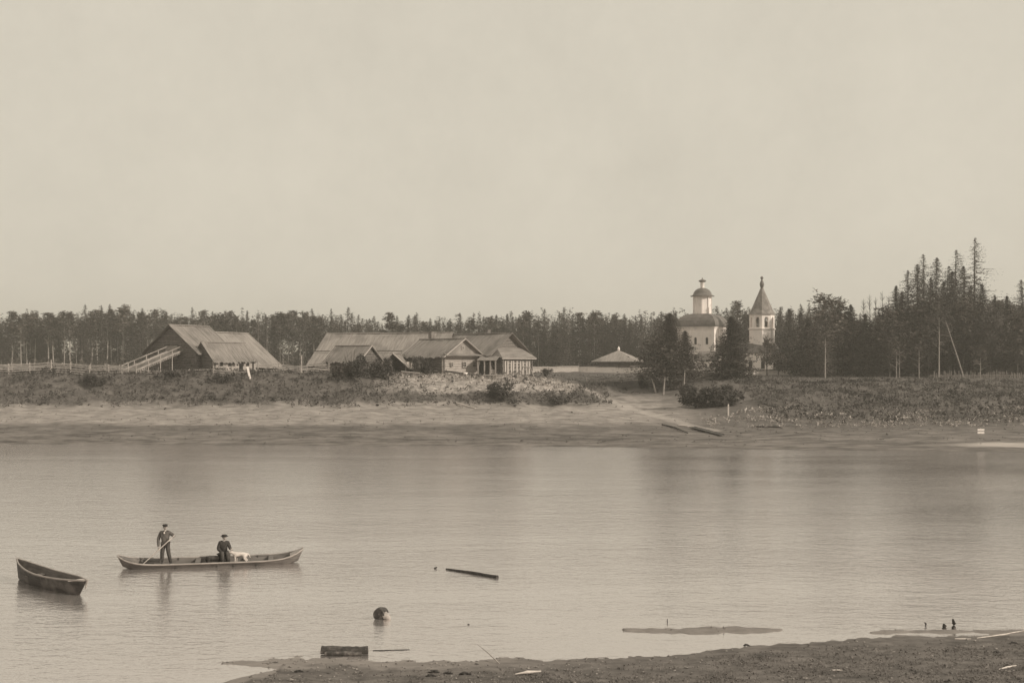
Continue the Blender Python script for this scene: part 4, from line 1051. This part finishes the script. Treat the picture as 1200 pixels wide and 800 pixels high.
# long canoe-like boat
p0 = Vector((X(138, 49.2), 49.2, 0)); p1 = Vector((X(355, 50.8), 50.8, 0)); d = p1 - p0
canoe = empty('long_wooden_boat', ((p0 + p1) / 2)[:], math.atan2(d.y, d.x), 'long narrow wooden boat carrying two men and a white dog', 'boat')
canoe.rotation_euler.x = R(3.5)
S = hull(d.length, 1.32, .22, .55, .60, keel=-.1, rake=(.22, .22), mats=('canoe_hull', 'inside', 'gunwale'), parent=canoe, pw=7, flat=.78, shp=7)
MB().box((0, 0, .05), (5.6, .66, .03)).build('floor_boards', M['inside'], canoe)
for x in (-2.35, -.6, 1.55, 2.6): MB().box((x, 0, .20), (.22, 1.12, .035)).build('thwart', M['inside'], canoe)
for x in (-1.5, .3, 1.0, 2.0):
    for sg in (-1, 1): MB().box((x, sg * .57, .12), (.05, .04, .24)).build('rib', M['dark_wood'], canoe)
MB().slab([(3.45, -.3, .37), (3.98, -.05, .61), (3.98, .05, .61), (3.45, .3, .37)], .03).build('end_deck', M['gunwale'], canoe)
MB().slab([(-3.45, .3, .34), (-3.98, .05, .56), (-3.98, -.05, .56), (-3.45, -.3, .34)], .03).build('end_deck', M['canoe_hull'], canoe)
def inboat(px, off=0.0):   # point on the boat's axis under a photo column
    t = ((px - 600) / F * p0.y - p0.x) / (d.x - (px - 600) / F * d.y); q = p0 + d * t; return q

def boat2():
    a = Vector((X(20, 46.8), 46.8, 0)); b = Vector((X(101, 43.2), 43.2, 0)); dd = b - a
    t = empty('rowing_boat', ((a + b) / 2)[:], math.atan2(dd.y, dd.x), 'empty dark rowing boat with a pale gunwale, afloat at the left edge', 'boat')
    hull(dd.length, .98, .54, .84, .62, keel=-.12, rake=(.12, .45), mats=('hull', 'inside', 'gunwale'), parent=t, pw=2.2, flat=.5, shp=1.9)
    for x in (-1.2, .6): MB().box((x, 0, .36), (.24, .80, .035)).build('thwart', M['inside'], t)
    MB().slab([(2.0, -.32, .57), (2.82, -.03, .66), (2.82, .03, .66), (2.0, .32, .57)], .03).build('end_deck', M['driftwood'], t)
    MB().tube([(2.74, 0, .30), (2.90, 0, .68)], [.03, .05], n=6).build('stem_post', M['gunwale'], t)
boat2()

# ------------------------------------------------------------------ people
def skin(vs, es, rad, sub=1, root=0):
    me = bpy.data.meshes.new('tmp'); me.from_pydata([tuple(v) for v in vs], es, [])
    o = bpy.data.objects.new('tmp', me); C.objects.link(o)
    o.modifiers.new('skin', 'SKIN'); o.modifiers['skin'].use_smooth_shade = True
    s = o.modifiers.new('sub', 'SUBSURF'); s.levels = sub; s.render_levels = sub
    lay = me.skin_vertices[0] if me.skin_vertices else None
    if lay is None:
        bm = bmesh.new(); bm.from_mesh(me); bm.verts.layers.skin.verify(); bm.to_mesh(me); bm.free(); lay = me.skin_vertices[0]
    for i, r in enumerate(rad): lay.data[i].radius = (r, r) if not isinstance(r, tuple) else r; lay.data[i].use_root = (i == root)
    dg = bpy.context.evaluated_depsgraph_get(); dg.update()
    ev = o.evaluated_get(dg); m2 = bpy.data.meshes.new_from_object(ev)
    V = [tuple(v.co) for v in m2.vertices]; Fs = [tuple(p.vertices) for p in m2.polygons]
    bpy.data.objects.remove(o); bpy.data.meshes.remove(m2)
    return V, Fs

def hand(mb, wrist, direc, up, side, curl=.9, sc=1.0):
    """palm plus five bent fingers; direc = along the hand, up = back of the hand, side = towards the thumb"""
    w, dv, u, s = Vector(wrist), Vector(direc).normalized(), Vector(up).normalized(), Vector(side).normalized()
    pc = w + dv * .045 * sc
    for a in (-.03, -.01, .01, .03):
        mb.tube([w + s * a * .6, w + dv * .045 * sc + s * a, w + dv * .085 * sc + s * a], [.018, .02, .014], n=6)
    for k, (a, L_) in enumerate(((.032, .072), (.011, .082), (-.011, .076), (-.031, .06))):
        p = w + dv * .08 * sc + s * a; pts = [p]; ang = 0
        for j in range(3): ang += curl * (.75 + .1 * j); pts.append(pts[-1] + (dv * math.cos(ang) - u * math.sin(ang)) * L_ * sc * (.45 - .07 * j))
        mb.tube(pts, [.0105, .010, .009, .0075], n=6)
    p = w + dv * .025 * sc + s * .03; q = p + (s * .7 + dv * .6 - u * .3) * .035; mb.tube([p, q, q + (dv * .5 - u * .8) * .03, q + (dv * .3 - u * .9 - s * .3) * .055], [.014, .012, .010, .008], n=6)

def head(mb, c, rz, tilt=0):
    """a head with nose, brow, eyes, mouth and ears; material slots 0 skin, 1 dark"""
    Mt = Matrix.Translation(c) @ Matrix.Rotation(rz, 4, 'Z') @ Matrix.Rotation(tilt, 4, 'X')
    n, mm = 16, 12; vs, fs = [], []
    for i in range(mm + 1):
        th = math.pi * i / mm
        for j in range(n):
            a = 2 * math.pi * j / n; x = math.sin(th) * math.cos(a); y = math.sin(th) * math.sin(a); z = math.cos(th)
            X_, Y_, Z_ = x * .077, y * .094, z * .118
            if z < -.2: X_ *= 1 + .35 * (z + .2); Y_ = Y_ * (1 + .18 * (z + .2)) - .008 * abs(z)
            if y < -.6 and abs(x) < .25:
                if -.35 < z < .12: Y_ -= .020 * (1 - abs(x) / .25) * (.3 + (.12 - z) * 1.9)
                if z < -.55: Y_ -= .006
            if y < -.5 and .1 < z < .3: Y_ -= .004
            vs.append(Mt @ Vector((X_, Y_, Z_)))
    for i in range(mm):
        for j in range(n): fs.append((i * n + j, i * n + (j + 1) % n, (i + 1) * n + (j + 1) % n, (i + 1) * n + j))
    mb.add(vs, fs, True, 0)
    for s in (-1, 1):
        mb.lathe([(.001, -.008), (.008, -.004), (.008, .004), (.001, .008)], 8, c=Mt @ Vector((s * .03, -.082, .010)), mi=1)
        e = Mt @ Vector((s * .078, .005, -.005)); mb.box(e, (.014, .03, .055), rz=rz)
    mb.box(Mt @ Vector((0, -.087, -.055)), (.042, .008, .007), rz=rz, mi=1)
    mb.box(Mt @ Vector((0, -.092, -.040)), (.045, .012, .010), rz=rz, mi=1)

def person(name, label, loc, rz, J, cap_brim, jacket, face_rz=0, tilt=0, hands=()):
    t = empty(name, loc, rz, label, 'person'); g = lambda k: Vector(J[k])
    order = ['pelvis', 'belly', 'chest', 'neck', 'throat', 'shL', 'elL', 'wrL', 'shR', 'elR', 'wrR', 'hiL', 'knL', 'anL', 'toL', 'hiR', 'knR', 'anR', 'toR']
    E = [('pelvis', 'belly'), ('belly', 'chest'), ('chest', 'neck'), ('neck', 'throat'), ('chest', 'shL'), ('shL', 'elL'), ('elL', 'wrL'), ('chest', 'shR'), ('shR', 'elR'), ('elR', 'wrR'),
         ('pelvis', 'hiL'), ('hiL', 'knL'), ('knL', 'anL'), ('anL', 'toL'), ('pelvis', 'hiR'), ('hiR', 'knR'), ('knR', 'anR'), ('anR', 'toR')]
    r = dict(pelvis=.11, belly=.10, chest=.12, neck=.05, throat=.05, sh=.06, el=.042, wr=.028, hi=.085, kn=.055, an=.04, to=.032)
    rad = [r.get(k, r.get(k[:2])) for k in order]
    V, Fs = skin([g(k) for k in order], [(order.index(a), order.index(b_)) for a, b_ in E], rad)
    body = MB(); body.add(V, Fs, True); head(body, g('head'), face_rz, tilt)
    for h in hands: hand(body, *h)
    body.build('body', [M['skin'], M['dark_dot']], t)
    o2 = ['pelvis', 'belly', 'chest', 'neck', 'shL', 'elL', 'wrL', 'shR', 'elR', 'wrR']; hem = g('pelvis') + (g('pelvis') - g('belly')) * (.55 if J['hiL'][2] > .5 else .1)
    vs = [g(k) for k in o2]; vs[0] = hem
    vs[3] = g('chest') + (g('neck') - g('chest')) * .8
    for a, k in (('elL', 6), ('elR', 9)): vs[k] = g(a) + (vs[k] - g(a)) * .93
    E2 = [(0, 1), (1, 2), (2, 3), (2, 4), (4, 5), (5, 6), (2, 7), (7, 8), (8, 9)]
    V, Fs = skin(vs, E2, [.19, .17, .185, .08, .098, .078, .058, .098, .078, .058]); MB().add(V, Fs, True).build('jacket', M[jacket], t)
    o3 = ['pelvis', 'hiL', 'knL', 'anL', 'hiR', 'knR', 'anR']; V, Fs = skin([g(k) for k in o3], [(0, 1), (1, 2), (2, 3), (0, 4), (4, 5), (5, 6)], [.14, .125, .098, .082, .125, .098, .082])
    MB().add(V, Fs, True).build('trousers', M['trousers'], t)
    for s in 'LR':
        kn, an, to = g('kn' + s), g('an' + s), g('to' + s); V, Fs = skin([an + (kn - an) * .55, an, to], [(0, 1), (1, 2)], [.078, .062, .045], root=1)
        MB().add(V, Fs, True).build('boot', M['boots'], t)
    hc = g('head'); Mh = Matrix.Rotation(face_rz, 4, 'Z')
    hr = MB().lathe([(.084, -.03), (.09, .02), (.088, .06)], 12, c=hc + Mh @ Vector((0, .018, .0)), cap=False); hr.build('hair', M['hair'], t)
    cp = MB().lathe([(.094, .045), (.102, .07), (.125, .10), (.118, .125), (.06, .14), (.01, .142)], 16, c=hc + Mh @ Vector((0, .005, 0)))
    if cap_brim == 'peak': cp.box(hc + Mh @ Vector((0, -.12, .055)), (.15, .09, .014), rz=face_rz)
    else: cp.lathe([(.175, .052), (.175, .062), (.09, .066)], 18, c=hc)
    cp.build('cap', M['cap'], t)
    cl = g('chest') + (g('neck') - g('chest')) * .75
    if cap_brim == 'peak': MB().box(cl + Vector((0, -.11, -.03)), (.05, .03, .08), M=Matrix.Rotation(R(-12), 4, 'X')).build('shirt_collar', M['collar'], t)
    return t

q = inboat(193.5)
hA = Vector((.47, -.30, 1.30)); hB = Vector((-.19, -.30, .70)); pd = (hA - hB).normalized()
J = dict(pelvis=(0.02, 0, .93), belly=(.0, 0, 1.12), chest=(.0, 0, 1.33), neck=(.0, -.01, 1.50), throat=(.0, -.015, 1.58), head=(.01, -.03, 1.66),
         shL=(.19, 0, 1.42), elL=(.41, -.02, 1.27), wrL=(.44, -.22, 1.30), shR=(-.19, 0, 1.42), elR=(-.31, .0, 1.13), wrR=(-.22, -.22, .78),
         hiL=(.10, 0, .90), knL=(.17, -.04, .49), anL=(.25, .02, .08), toL=(.30, -.14, .04), hiR=(-.08, 0, .90), knR=(-.12, -.05, .49), anR=(-.14, .0, .08), toR=(-.17, -.17, .04))
person('person', 'man standing in the long boat, in a grey jacket and cap, pushing with a pole', (q.x, q.y, .10), 0, J, 'peak', 'jacket_grey', face_rz=R(32),
       hands=[(J['wrL'], (hA - Vector(J['wrL'])), (0, 0, 1), (-.6, 0, .8)), (J['wrR'], (hB - Vector(J['wrR'])), (-.7, 0, .7), (.6, 0, .8))])
pole = MB().tube([hA + pd * .06, hB - pd * 1.35], [.022, .026], n=8)
bl = hB - pd * 1.35
po = tag(pole.build('boat_pole', M['driftwood'], loc=(q.x, q.y, .10)), 'long pale pole held slantwise by the standing man into the water', 'pole')

q = inboat(263)
J = dict(pelvis=(0, .05, .10), belly=(0, .02, .28), chest=(.02, 0, .50), neck=(.03, -.02, .66), throat=(.035, -.03, .73), head=(.04, -.05, .815),
         shL=(.20, -.02, .58), elL=(.30, -.10, .32), wrL=(.36, -.30, .34), shR=(-.17, -.02, .58), elR=(-.24, -.07, .29), wrR=(-.04, -.27, .20),
         hiL=(.10, .02, .08), knL=(.22, -.36, .20), anL=(.24, -.33, -.22), toL=(.29, -.46, -.25), hiR=(-.09, .02, .08), knR=(-.02, -.38, .20), anR=(.0, -.34, -.22), toR=(.03, -.47, -.25))
person('person', 'man in dark jacket and brimmed hat sitting in the long boat beside the dog', (q.x - .05, q.y + .05, .40), R(8), J, 'brim', 'jacket_dark', face_rz=R(25), tilt=R(8),
       hands=[(J['wrL'], (.5, -.6, .0), (0, 0, 1), (-.8, -.3, 0)), (J['wrR'], (.5, -.5, -.1), (0, -.2, 1), (0, .5, .5))])
# low seat box under him and a bundle beside
tag(MB().box((q.x - .05, q.y + .12, .28), (.5, .34, .36)).box((q.x - .05, q.y + .12, .475), (.56, .4, .03)).build('seat_box', M['dark_wood']), 'dark wooden box the sitting man uses as a seat', 'box')
q2 = inboat(249)
V, Fs = skin([(-.34, 0, 0), (-.1, 0, .04), (.15, 0, .02), (.36, 0, .03)], [(0, 1), (1, 2), (2, 3)], [.11, .13, .15, .12], sub=2)
tag(MB().add(V, Fs, True).build('cloth_bundle', M['sack'], loc=(q2.x, q2.y, .27)), 'dark lumpy bundle lying in the boat left of the sitting man', 'bundle')
q2 = inboat(244.5)
tag(MB().lathe([(.09, 0), (.12, .03), (.13, .28), (.12, .3), (.1, .3)], 12).build('bucket', M['hull'], loc=(q2.x, q2.y, .10)), 'small dark pail at the left end of the bundle', 'pail')
q2 = inboat(179)
tag(MB().box((0, 0, .12), (.75, .34, .2)).box((0, 0, .235), (.8, .38, .03)).build('dark_box', M['dark_wood'], loc=(q2.x, q2.y, .10)), 'low dark box lying in the boat behind the standing man', 'box')

# dog: stands broadside, head to the left against the man's knees
def dog():
    q = inboat(279.5); t = empty('dog', (q.x + .10, q.y - .28, .07), R(2), 'white dog standing in the long boat with its head towards the sitting man', 'dog')
    P = {'rump': (.30, 0, .44), 'loin': (.12, 0, .455), 'chest': (-.14, 0, .42), 'withers': (-.2, 0, .46), 'neck': (-.30, -.01, .50), 'head': (-.38, -.02, .545), 'muz': (-.47, -.03, .52), 'nose': (-.53, -.03, .51)}
    names = list(P); vs = [P[k] for k in names]; rad = [.10, .088, .125, .10, .075, .068, .042, .026]
    es = [(0, 1), (1, 2), (2, 3), (3, 4), (4, 5), (5, 6), (6, 7)]
    def chain(start, pts, rs):
        i = start
        for p, r in zip(pts, rs): vs.append(p); rad.append(r); es.append((i, len(vs) - 1)); i = len(vs) - 1
    for s, dx in ((-.07, 0), (.07, .05)):
        chain(2, [(-.18 + dx, s, .34), (-.17 + dx, s, .22), (-.185 + dx, s, .05), (-.215 + dx, s, .02)], [.055, .036, .026, .028])
        chain(0, [(.27 + dx * .6, s, .33), (.23 + dx * .6, s, .24), (.34 + dx * .6, s, .14), (.32 + dx * .6, s, .03), (.28 + dx * .6, s, .02)], [.07, .05, .028, .025, .028])
    chain(0, [(.40, 0, .46), (.47, .01, .36), (.50, .02, .26)], [.03, .024, .016])
    V, Fs = skin(vs, es, rad, sub=2, root=2)
    b = MB().add(V, Fs, True)
    for s in (-1, 1):
        b.add([(-.37, s * .04, .60), (-.33, s * .055, .60), (-.36, s * .085, .52), (-.35, s * .05, .595)], [(0, 1, 2), (0, 2, 3), (1, 3, 2)])
    b.lathe([(.001, -.012), (.014, -.006), (.014, .006), (.001, .012)], 8, c=(-.553, -.03, .515), mi=1)
    b.lathe([(.001, -.008), (.009, 0), (.001, .008)], 6, c=(-.425, -.075, .565), mi=1)
    b.build('body', [M['dog_fur'], M['dark_dot']], t); t.scale = (.98,) * 3
dog()

# ------------------------------------------------------------------ things in the water and on the shores
def rough_log(pts, rads, n=10, jit=.1, seed=0):
    rd = random.Random(seed); P = [Vector(p) for p in pts]; out_p, out_r = [], []
    for a, b_, ra, rb in zip(P[:-1], P[1:], rads[:-1], rads[1:]):
        for k in range(4): t = k / 4; out_p.append(a.lerp(b_, t) + Vector([rd.uniform(-1, 1) * ra * jit for _ in range(3)])); out_r.append((ra + (rb - ra) * t) * rd.uniform(1 - jit, 1 + jit))
    out_p.append(P[-1]); out_r.append(rads[-1]); return MB().tube(out_p, out_r, n=n)
Ya, Yb = WY(667), WY(677)
tag(rough_log([(X(523, Ya), Ya, .02), (X(553, (Ya + Yb) / 2), (Ya + Yb) / 2, .05), (X(583, Yb), Yb, .04)], [.04, .06, .08], seed=1).build('floating_log', M['wet_log']), 'thin dark log floating in mid river', 'log')
tag(MB().tube([(X(509, WY(666)), WY(666), .0), (X(512, WY(666)), WY(666), .07)], [.05, .03]).build('floating_stub', M['wet_log']), 'tiny dark stub just left of the floating log', 'stub')
# drum-like stump
sx, sy = X(446, 39.6), 39.6
t = empty('floating_stump', (sx, sy, 0), R(-12), 'short thick stump in the water with a dark round end and pale broken side', 'stump'); t.scale = (.8,) * 3
MB().tube([(0, -.28, .20), (0, .0, .21), (.05, .3, .18)], [.26, .28, .24], n=16).build('trunk', M['wet_log'], t)
rough_log([(.05, -.1, .1), (.26, -.12, .16), (.42, -.05, -.02)], [.12, .17, .12], seed=4).build('broken_side', M['gunwale'], t)
# shore log
Yl = 34.65
t = empty('shore_log', (X(404, Yl), Yl, .0), R(-1), 'thick mossy sawn log lying at the edge of the near shore', 'log')
rough_log([(-.74, 0, .14), (-.3, 0, .15), (.25, 0, .13), (.73, 0, .14)], [.13, .125, .115, .135], n=12, jit=.07, seed=5).build('log_body', M['moss_log'], t)
rough_log([(-.6, -.12, .06), (.0, -.15, .07), (.55, -.12, .05)], [.07, .08, .06], seed=6).build('split_piece', M['moss_log'], t)
tag(MB().tube([(X(437, 35.1), 35.1, .01), (X(480, 35.2), 35.2, .015)], .012).build('thin_stick', M['wet_log']), 'thin stick in the shallows right of the shore log', 'stick')
# slanting stick
tag(MB().tube([(X(585, 33.4), 33.4, .06), (X(573, 33.9), 33.9, .22), (X(559, 34.3), 34.3, .42)], [.018, .014, .008]).build('slanting_stick', M['rail']), 'grey stick poking up slantwise at the near waterline', 'stick')
tag(rough_log([(X(604, 31.9), 31.9, .16), (X(618, 32.0), 32.0, .19), (X(634, 32.15), 32.15, .17)], [.015, .045, .02], seed=8).build('bleached_driftwood', M['driftwood']), 'bleached driftwood piece at the bottom middle of the shore', 'driftwood')
for i, (a, b_, y0, y1, txt) in enumerate([(1119, 1138, 750, 749.5, 'bleached branch on the right shore just below the sandbar'), (1145, 1200, 749, 741, 'long pale branch running out at the right edge of the shore'), (1170, 1191, 796, 791, 'pale curved twig in the lower right corner'), (973, 987, 795, 795, 'short pale twig at the bottom right of the shore')]):
    Y0, Y1 = WY(y0), WY(y1); f = lambda px, Y: (X(px, Y), Y, max(.02, float(near_z(np.array([X(px, Y)]), np.array([Y]))[0])) + .02)
    tag(rough_log([f(a, Y0), f((a + b_) / 2, (Y0 + Y1) / 2), f(b_, Y1)], [.012, .025, .01], seed=20 + i, jit=.2).build('pale_branch', M['driftwood']), txt, 'branch')
# stakes
for i, (px, py, h, r, txt) in enumerate([(1117, 736.5, .34, .06, 'tallest dark stake in the shallows by the right shore'), (1106, 736, .15, .07, 'short rounded stake left of the tallest one'), (1084, 733, .13, .035, 'small thin stake, leftmost of the three in the shallows')]):
    Y = WY(py); tag(rough_log([(0, 0, -.2), (.03, 0, h * .5), (-.01, 0, h)], [r, r * 1.1, r * .5], seed=30 + i).build('water_stake', M['wet_log'], loc=(X(px, Y), Y, 0)), txt, 'stake')
tag(MB().tube([(0, 0, -.1), (0, 0, .13)], [.02, .012]).build('twig', M['wet_log'], loc=(X(782, WY(729)), WY(729), 0)), 'tiny upright twig above the left sandbar', 'twig')
tag(MB().lathe([(.01, -.02), (.05, 0), (.02, .03)], 7).build('floating_chip', M['wet_log'], loc=(X(549, WY(731.5)), WY(731.5), 0)), 'dark chip floating below the thin log', 'wood chip')
# debris
for i, (px, py, s) in enumerate([(508, 787, 1), (525, 789, .8), (545, 790, 1.1), (350, 786, .8), (505, 793, .9), (1188, 753, .7), (1168, 766, .6), (875, 752, .7)]):
    Y = WY(py) * .985; x = X(px, Y); z = float(near_z(np.array([x]), np.array([Y]))[0])
    tag(rough_log([(-.16 * s, 0, .03), (0, .04, .05), (.17 * s, .02, .02)], [.02 * s, .05 * s, .02 * s], seed=40 + i, jit=.4).build('bark_piece', M['wet_log'], loc=(x, Y, z)),
        ['leftmost dark bark piece at the bottom middle of the shore', 'small dark bark piece between two others at the bottom middle of the shore', 'larger dark bark piece nearest the slanting stick', 'dark clod on the spit left of the shore log', 'lowest dark bark piece at the bottom middle of the shore', 'dark lump on the far right shore near the pale branch', 'small dark lump below the pale branch on the right', 'dark lump at the grassy water edge right of centre'][i], 'bark')

# far bank details
def far_pt(px, Y, up=.0): x = X(px, Y); return Vector((x, Y, gz(x, Y) + up))
a, b_ = far_pt(811, 133, .15), far_pt(846, 127, .12)
dd = b_ - a; t = MB(); s = Vector((dd.y, -dd.x, 0)).normalized() * .35
t.slab([a - s, b_ - s, b_ + s, a + s], .12); t.slab([a - s + Vector((0, 0, .16)), b_ - s + Vector((0, 0, .16)), b_ - s * .8 + Vector((0, 0, .02)), a - s * .8 + Vector((0, 0, .02))], .04)
tag(t.build('beached_raft', M['hull']), 'dark flat raft of boards drawn up on the far beach', 'raft')
for px0, Y0, px1, Y1, r, m, txt in [(776, 135, 806, 129, .09, 'hull', 'dark pole lying aslant on the far beach left of the raft'), (795, 135, 810, 134, .07, 'driftwood', 'pale short pole above the raft on the far beach'),
        (884, 134, 915, 133, .1, 'hull', 'dark log lying on the mud right of the white post'), (533, 150.5, 557, 146.5, .09, 'driftwood', 'pale fallen pole at the foot of the bank below the cottages'),
        (935, 128, 985, 127, .035, 'rail', 'long thin pale drift pole on the right mud flat'), (1060, 130, 1100, 128, .035, 'rail', 'pale drift pole in the middle of the right mud flat'), (893, 149, 915, 146, .08, 'hull', 'short dark log in the scrub above the mud')]:
    tag(MB().tube([far_pt(px0, Y0, r), far_pt((px0 + px1) / 2, (Y0 + Y1) / 2, r + .05), far_pt(px1, Y1, r)], [r, r * 1.1, r * .7]).build('drift_pole', M[m]), txt, 'pole')
p = far_pt(853.5, 143); tag(MB().box((0, 0, .6), (.16, .16, 1.5)).lathe([(.1, 1.35), (.05, 1.5)], 6).build('white_post', M['driftwood'], loc=p), 'pale upright post standing below the big dark bush', 'post')
p = far_pt(1149.5, 124.5); t = empty('mooring_board', p, 0, 'small sign like pair of white boards on a stake at the right mud flat', 'board')
MB().box((0, 0, .72), (.75, .06, .22)).box((0, 0, .40), (.75, .06, .22)).build('board', M['whitewash'], t); MB().box((0, .06, .4), (.1, .06, 1.1)).build('stake', M['rail'], t)
p = far_pt(291, 156.5); t = MB().slab([(-.28, 0, 1.7), (.0, 0, 1.75), (.55, -.5, -.1), (.27, -.5, -.1)], .06); tag(t.build('leaning_plank', M['whitewash'], loc=p), 'white plank leaning against the bank below the annex', 'plank')
p = far_pt(353, 162.5); tag(MB().tube([(0, 0, -.3), (.04, 0, 3.0)], [.13, .1]).build('tall_post', M['rail'], loc=p), 'tall grey post at the fence corner by the storehouse', 'post')
for i, (px, Y, txt) in enumerate([(481, 167, 'white cloth hung left of the cottage wall'), (545.5, 164, 'white washing tub below the cottage gable')]):
    p = far_pt(px, Y)
    if i == 0:
        tt = empty('hung_cloth', p, R(-20), 'pale cloths hanging on a line left of the bright gabled cottage', 'cloth')
        for s in (-.8, .8): MB().tube([(s, 0, -.2), (s, 0, 2.0)], .05).build('post', M['rail'], tt)
        g = MB()
        for k, cx in enumerate((-.45, .3)):
            vs = [(cx + .28 * (a / 5 - .5) * 2, .06 * math.sin(a * 2.0 + k), 1.85 - bq * .28) for bq in range(5) for a in range(6)]
            g.add(vs, [(r_ * 6 + c_, r_ * 6 + c_ + 1, r_ * 6 + c_ + 7, r_ * 6 + c_ + 6) for r_ in range(4) for c_ in range(5)], True)
        so = g.build('cloth', M['whitewash'], tt); so.modifiers.new('s', 'SOLIDIFY').thickness = .015
        MB().tube([(-.85, 0, 1.88), (.85, 0, 1.88)], .012).build('line', M['rail'], tt)
    else:
        tag(MB().lathe([(.25, 0), (.32, .05), (.36, .42), (.33, .42), (.28, .08)], 14).build('wash_tub', M['whitewash'], loc=p), 'round white tub on the ground below the bright gable', 'tub')
# log edging and fallen timbers before the cottages
for px0, Y0, px1, Y1, r, txt in [(508, 165.4, 520, 165.0, .10, 'pale log on the ground left of the bright gable'), (522, 164.4, 562, 163.6, .13, 'long dark beam lying under the bright gable'),
                                 (470, 163.5, 492, 163.0, .12, 'pale timber lying before the open shed'), (566, 163.6, 590, 163.0, .10, 'timber lying before the porch')]:
    tag(MB().tube([far_pt(px0, Y0, .45), far_pt(px1, Y1, .42)], r).build('fallen_timber', M['rail' if r != .13 else 'dark_wood']), txt, 'timber')
# cart/trestle at the right of the right house
p = far_pt(620, 166); tt = empty('timber_trestle', p, R(-15), 'pale slanting trestle leaning at the right corner of the rightmost farmhouse', 'trestle')
MB().tube([(-1.1, 0, 1.6), (.2, 0, 1.5)], .07).build('beam', M['rail'], tt)
for a, b_ in (((.2, 0, 1.5), (.8, 0, 0)), ((-1.0, .1, 1.6), (-1.3, .1, 0)), ((-.3, 0, 1.5), (-.1, .3, 0))): MB().tube([a, b_], .06).build('leg', M['rail'], tt)
for i, (px, Y) in enumerate([(603, 163.5), (570, 162.3), (592, 161.5), (616, 162), (640, 161.5)]):
    p = far_pt(px, Y); tag(rough_log([(-.3, 0, .12), (.1, .1, .2), (.4, 0, .1)], [.1, .22, .1], seed=60 + i, jit=.3).build('old_stump', M['hull'], loc=p),
        ['dark stump before the striped shutters', 'dark stump before the porch', 'dark stump at the bank edge left of the striped shutters', 'dark stump before the trestle', 'dark stump at the end of the bare bank'][i], 'stump')
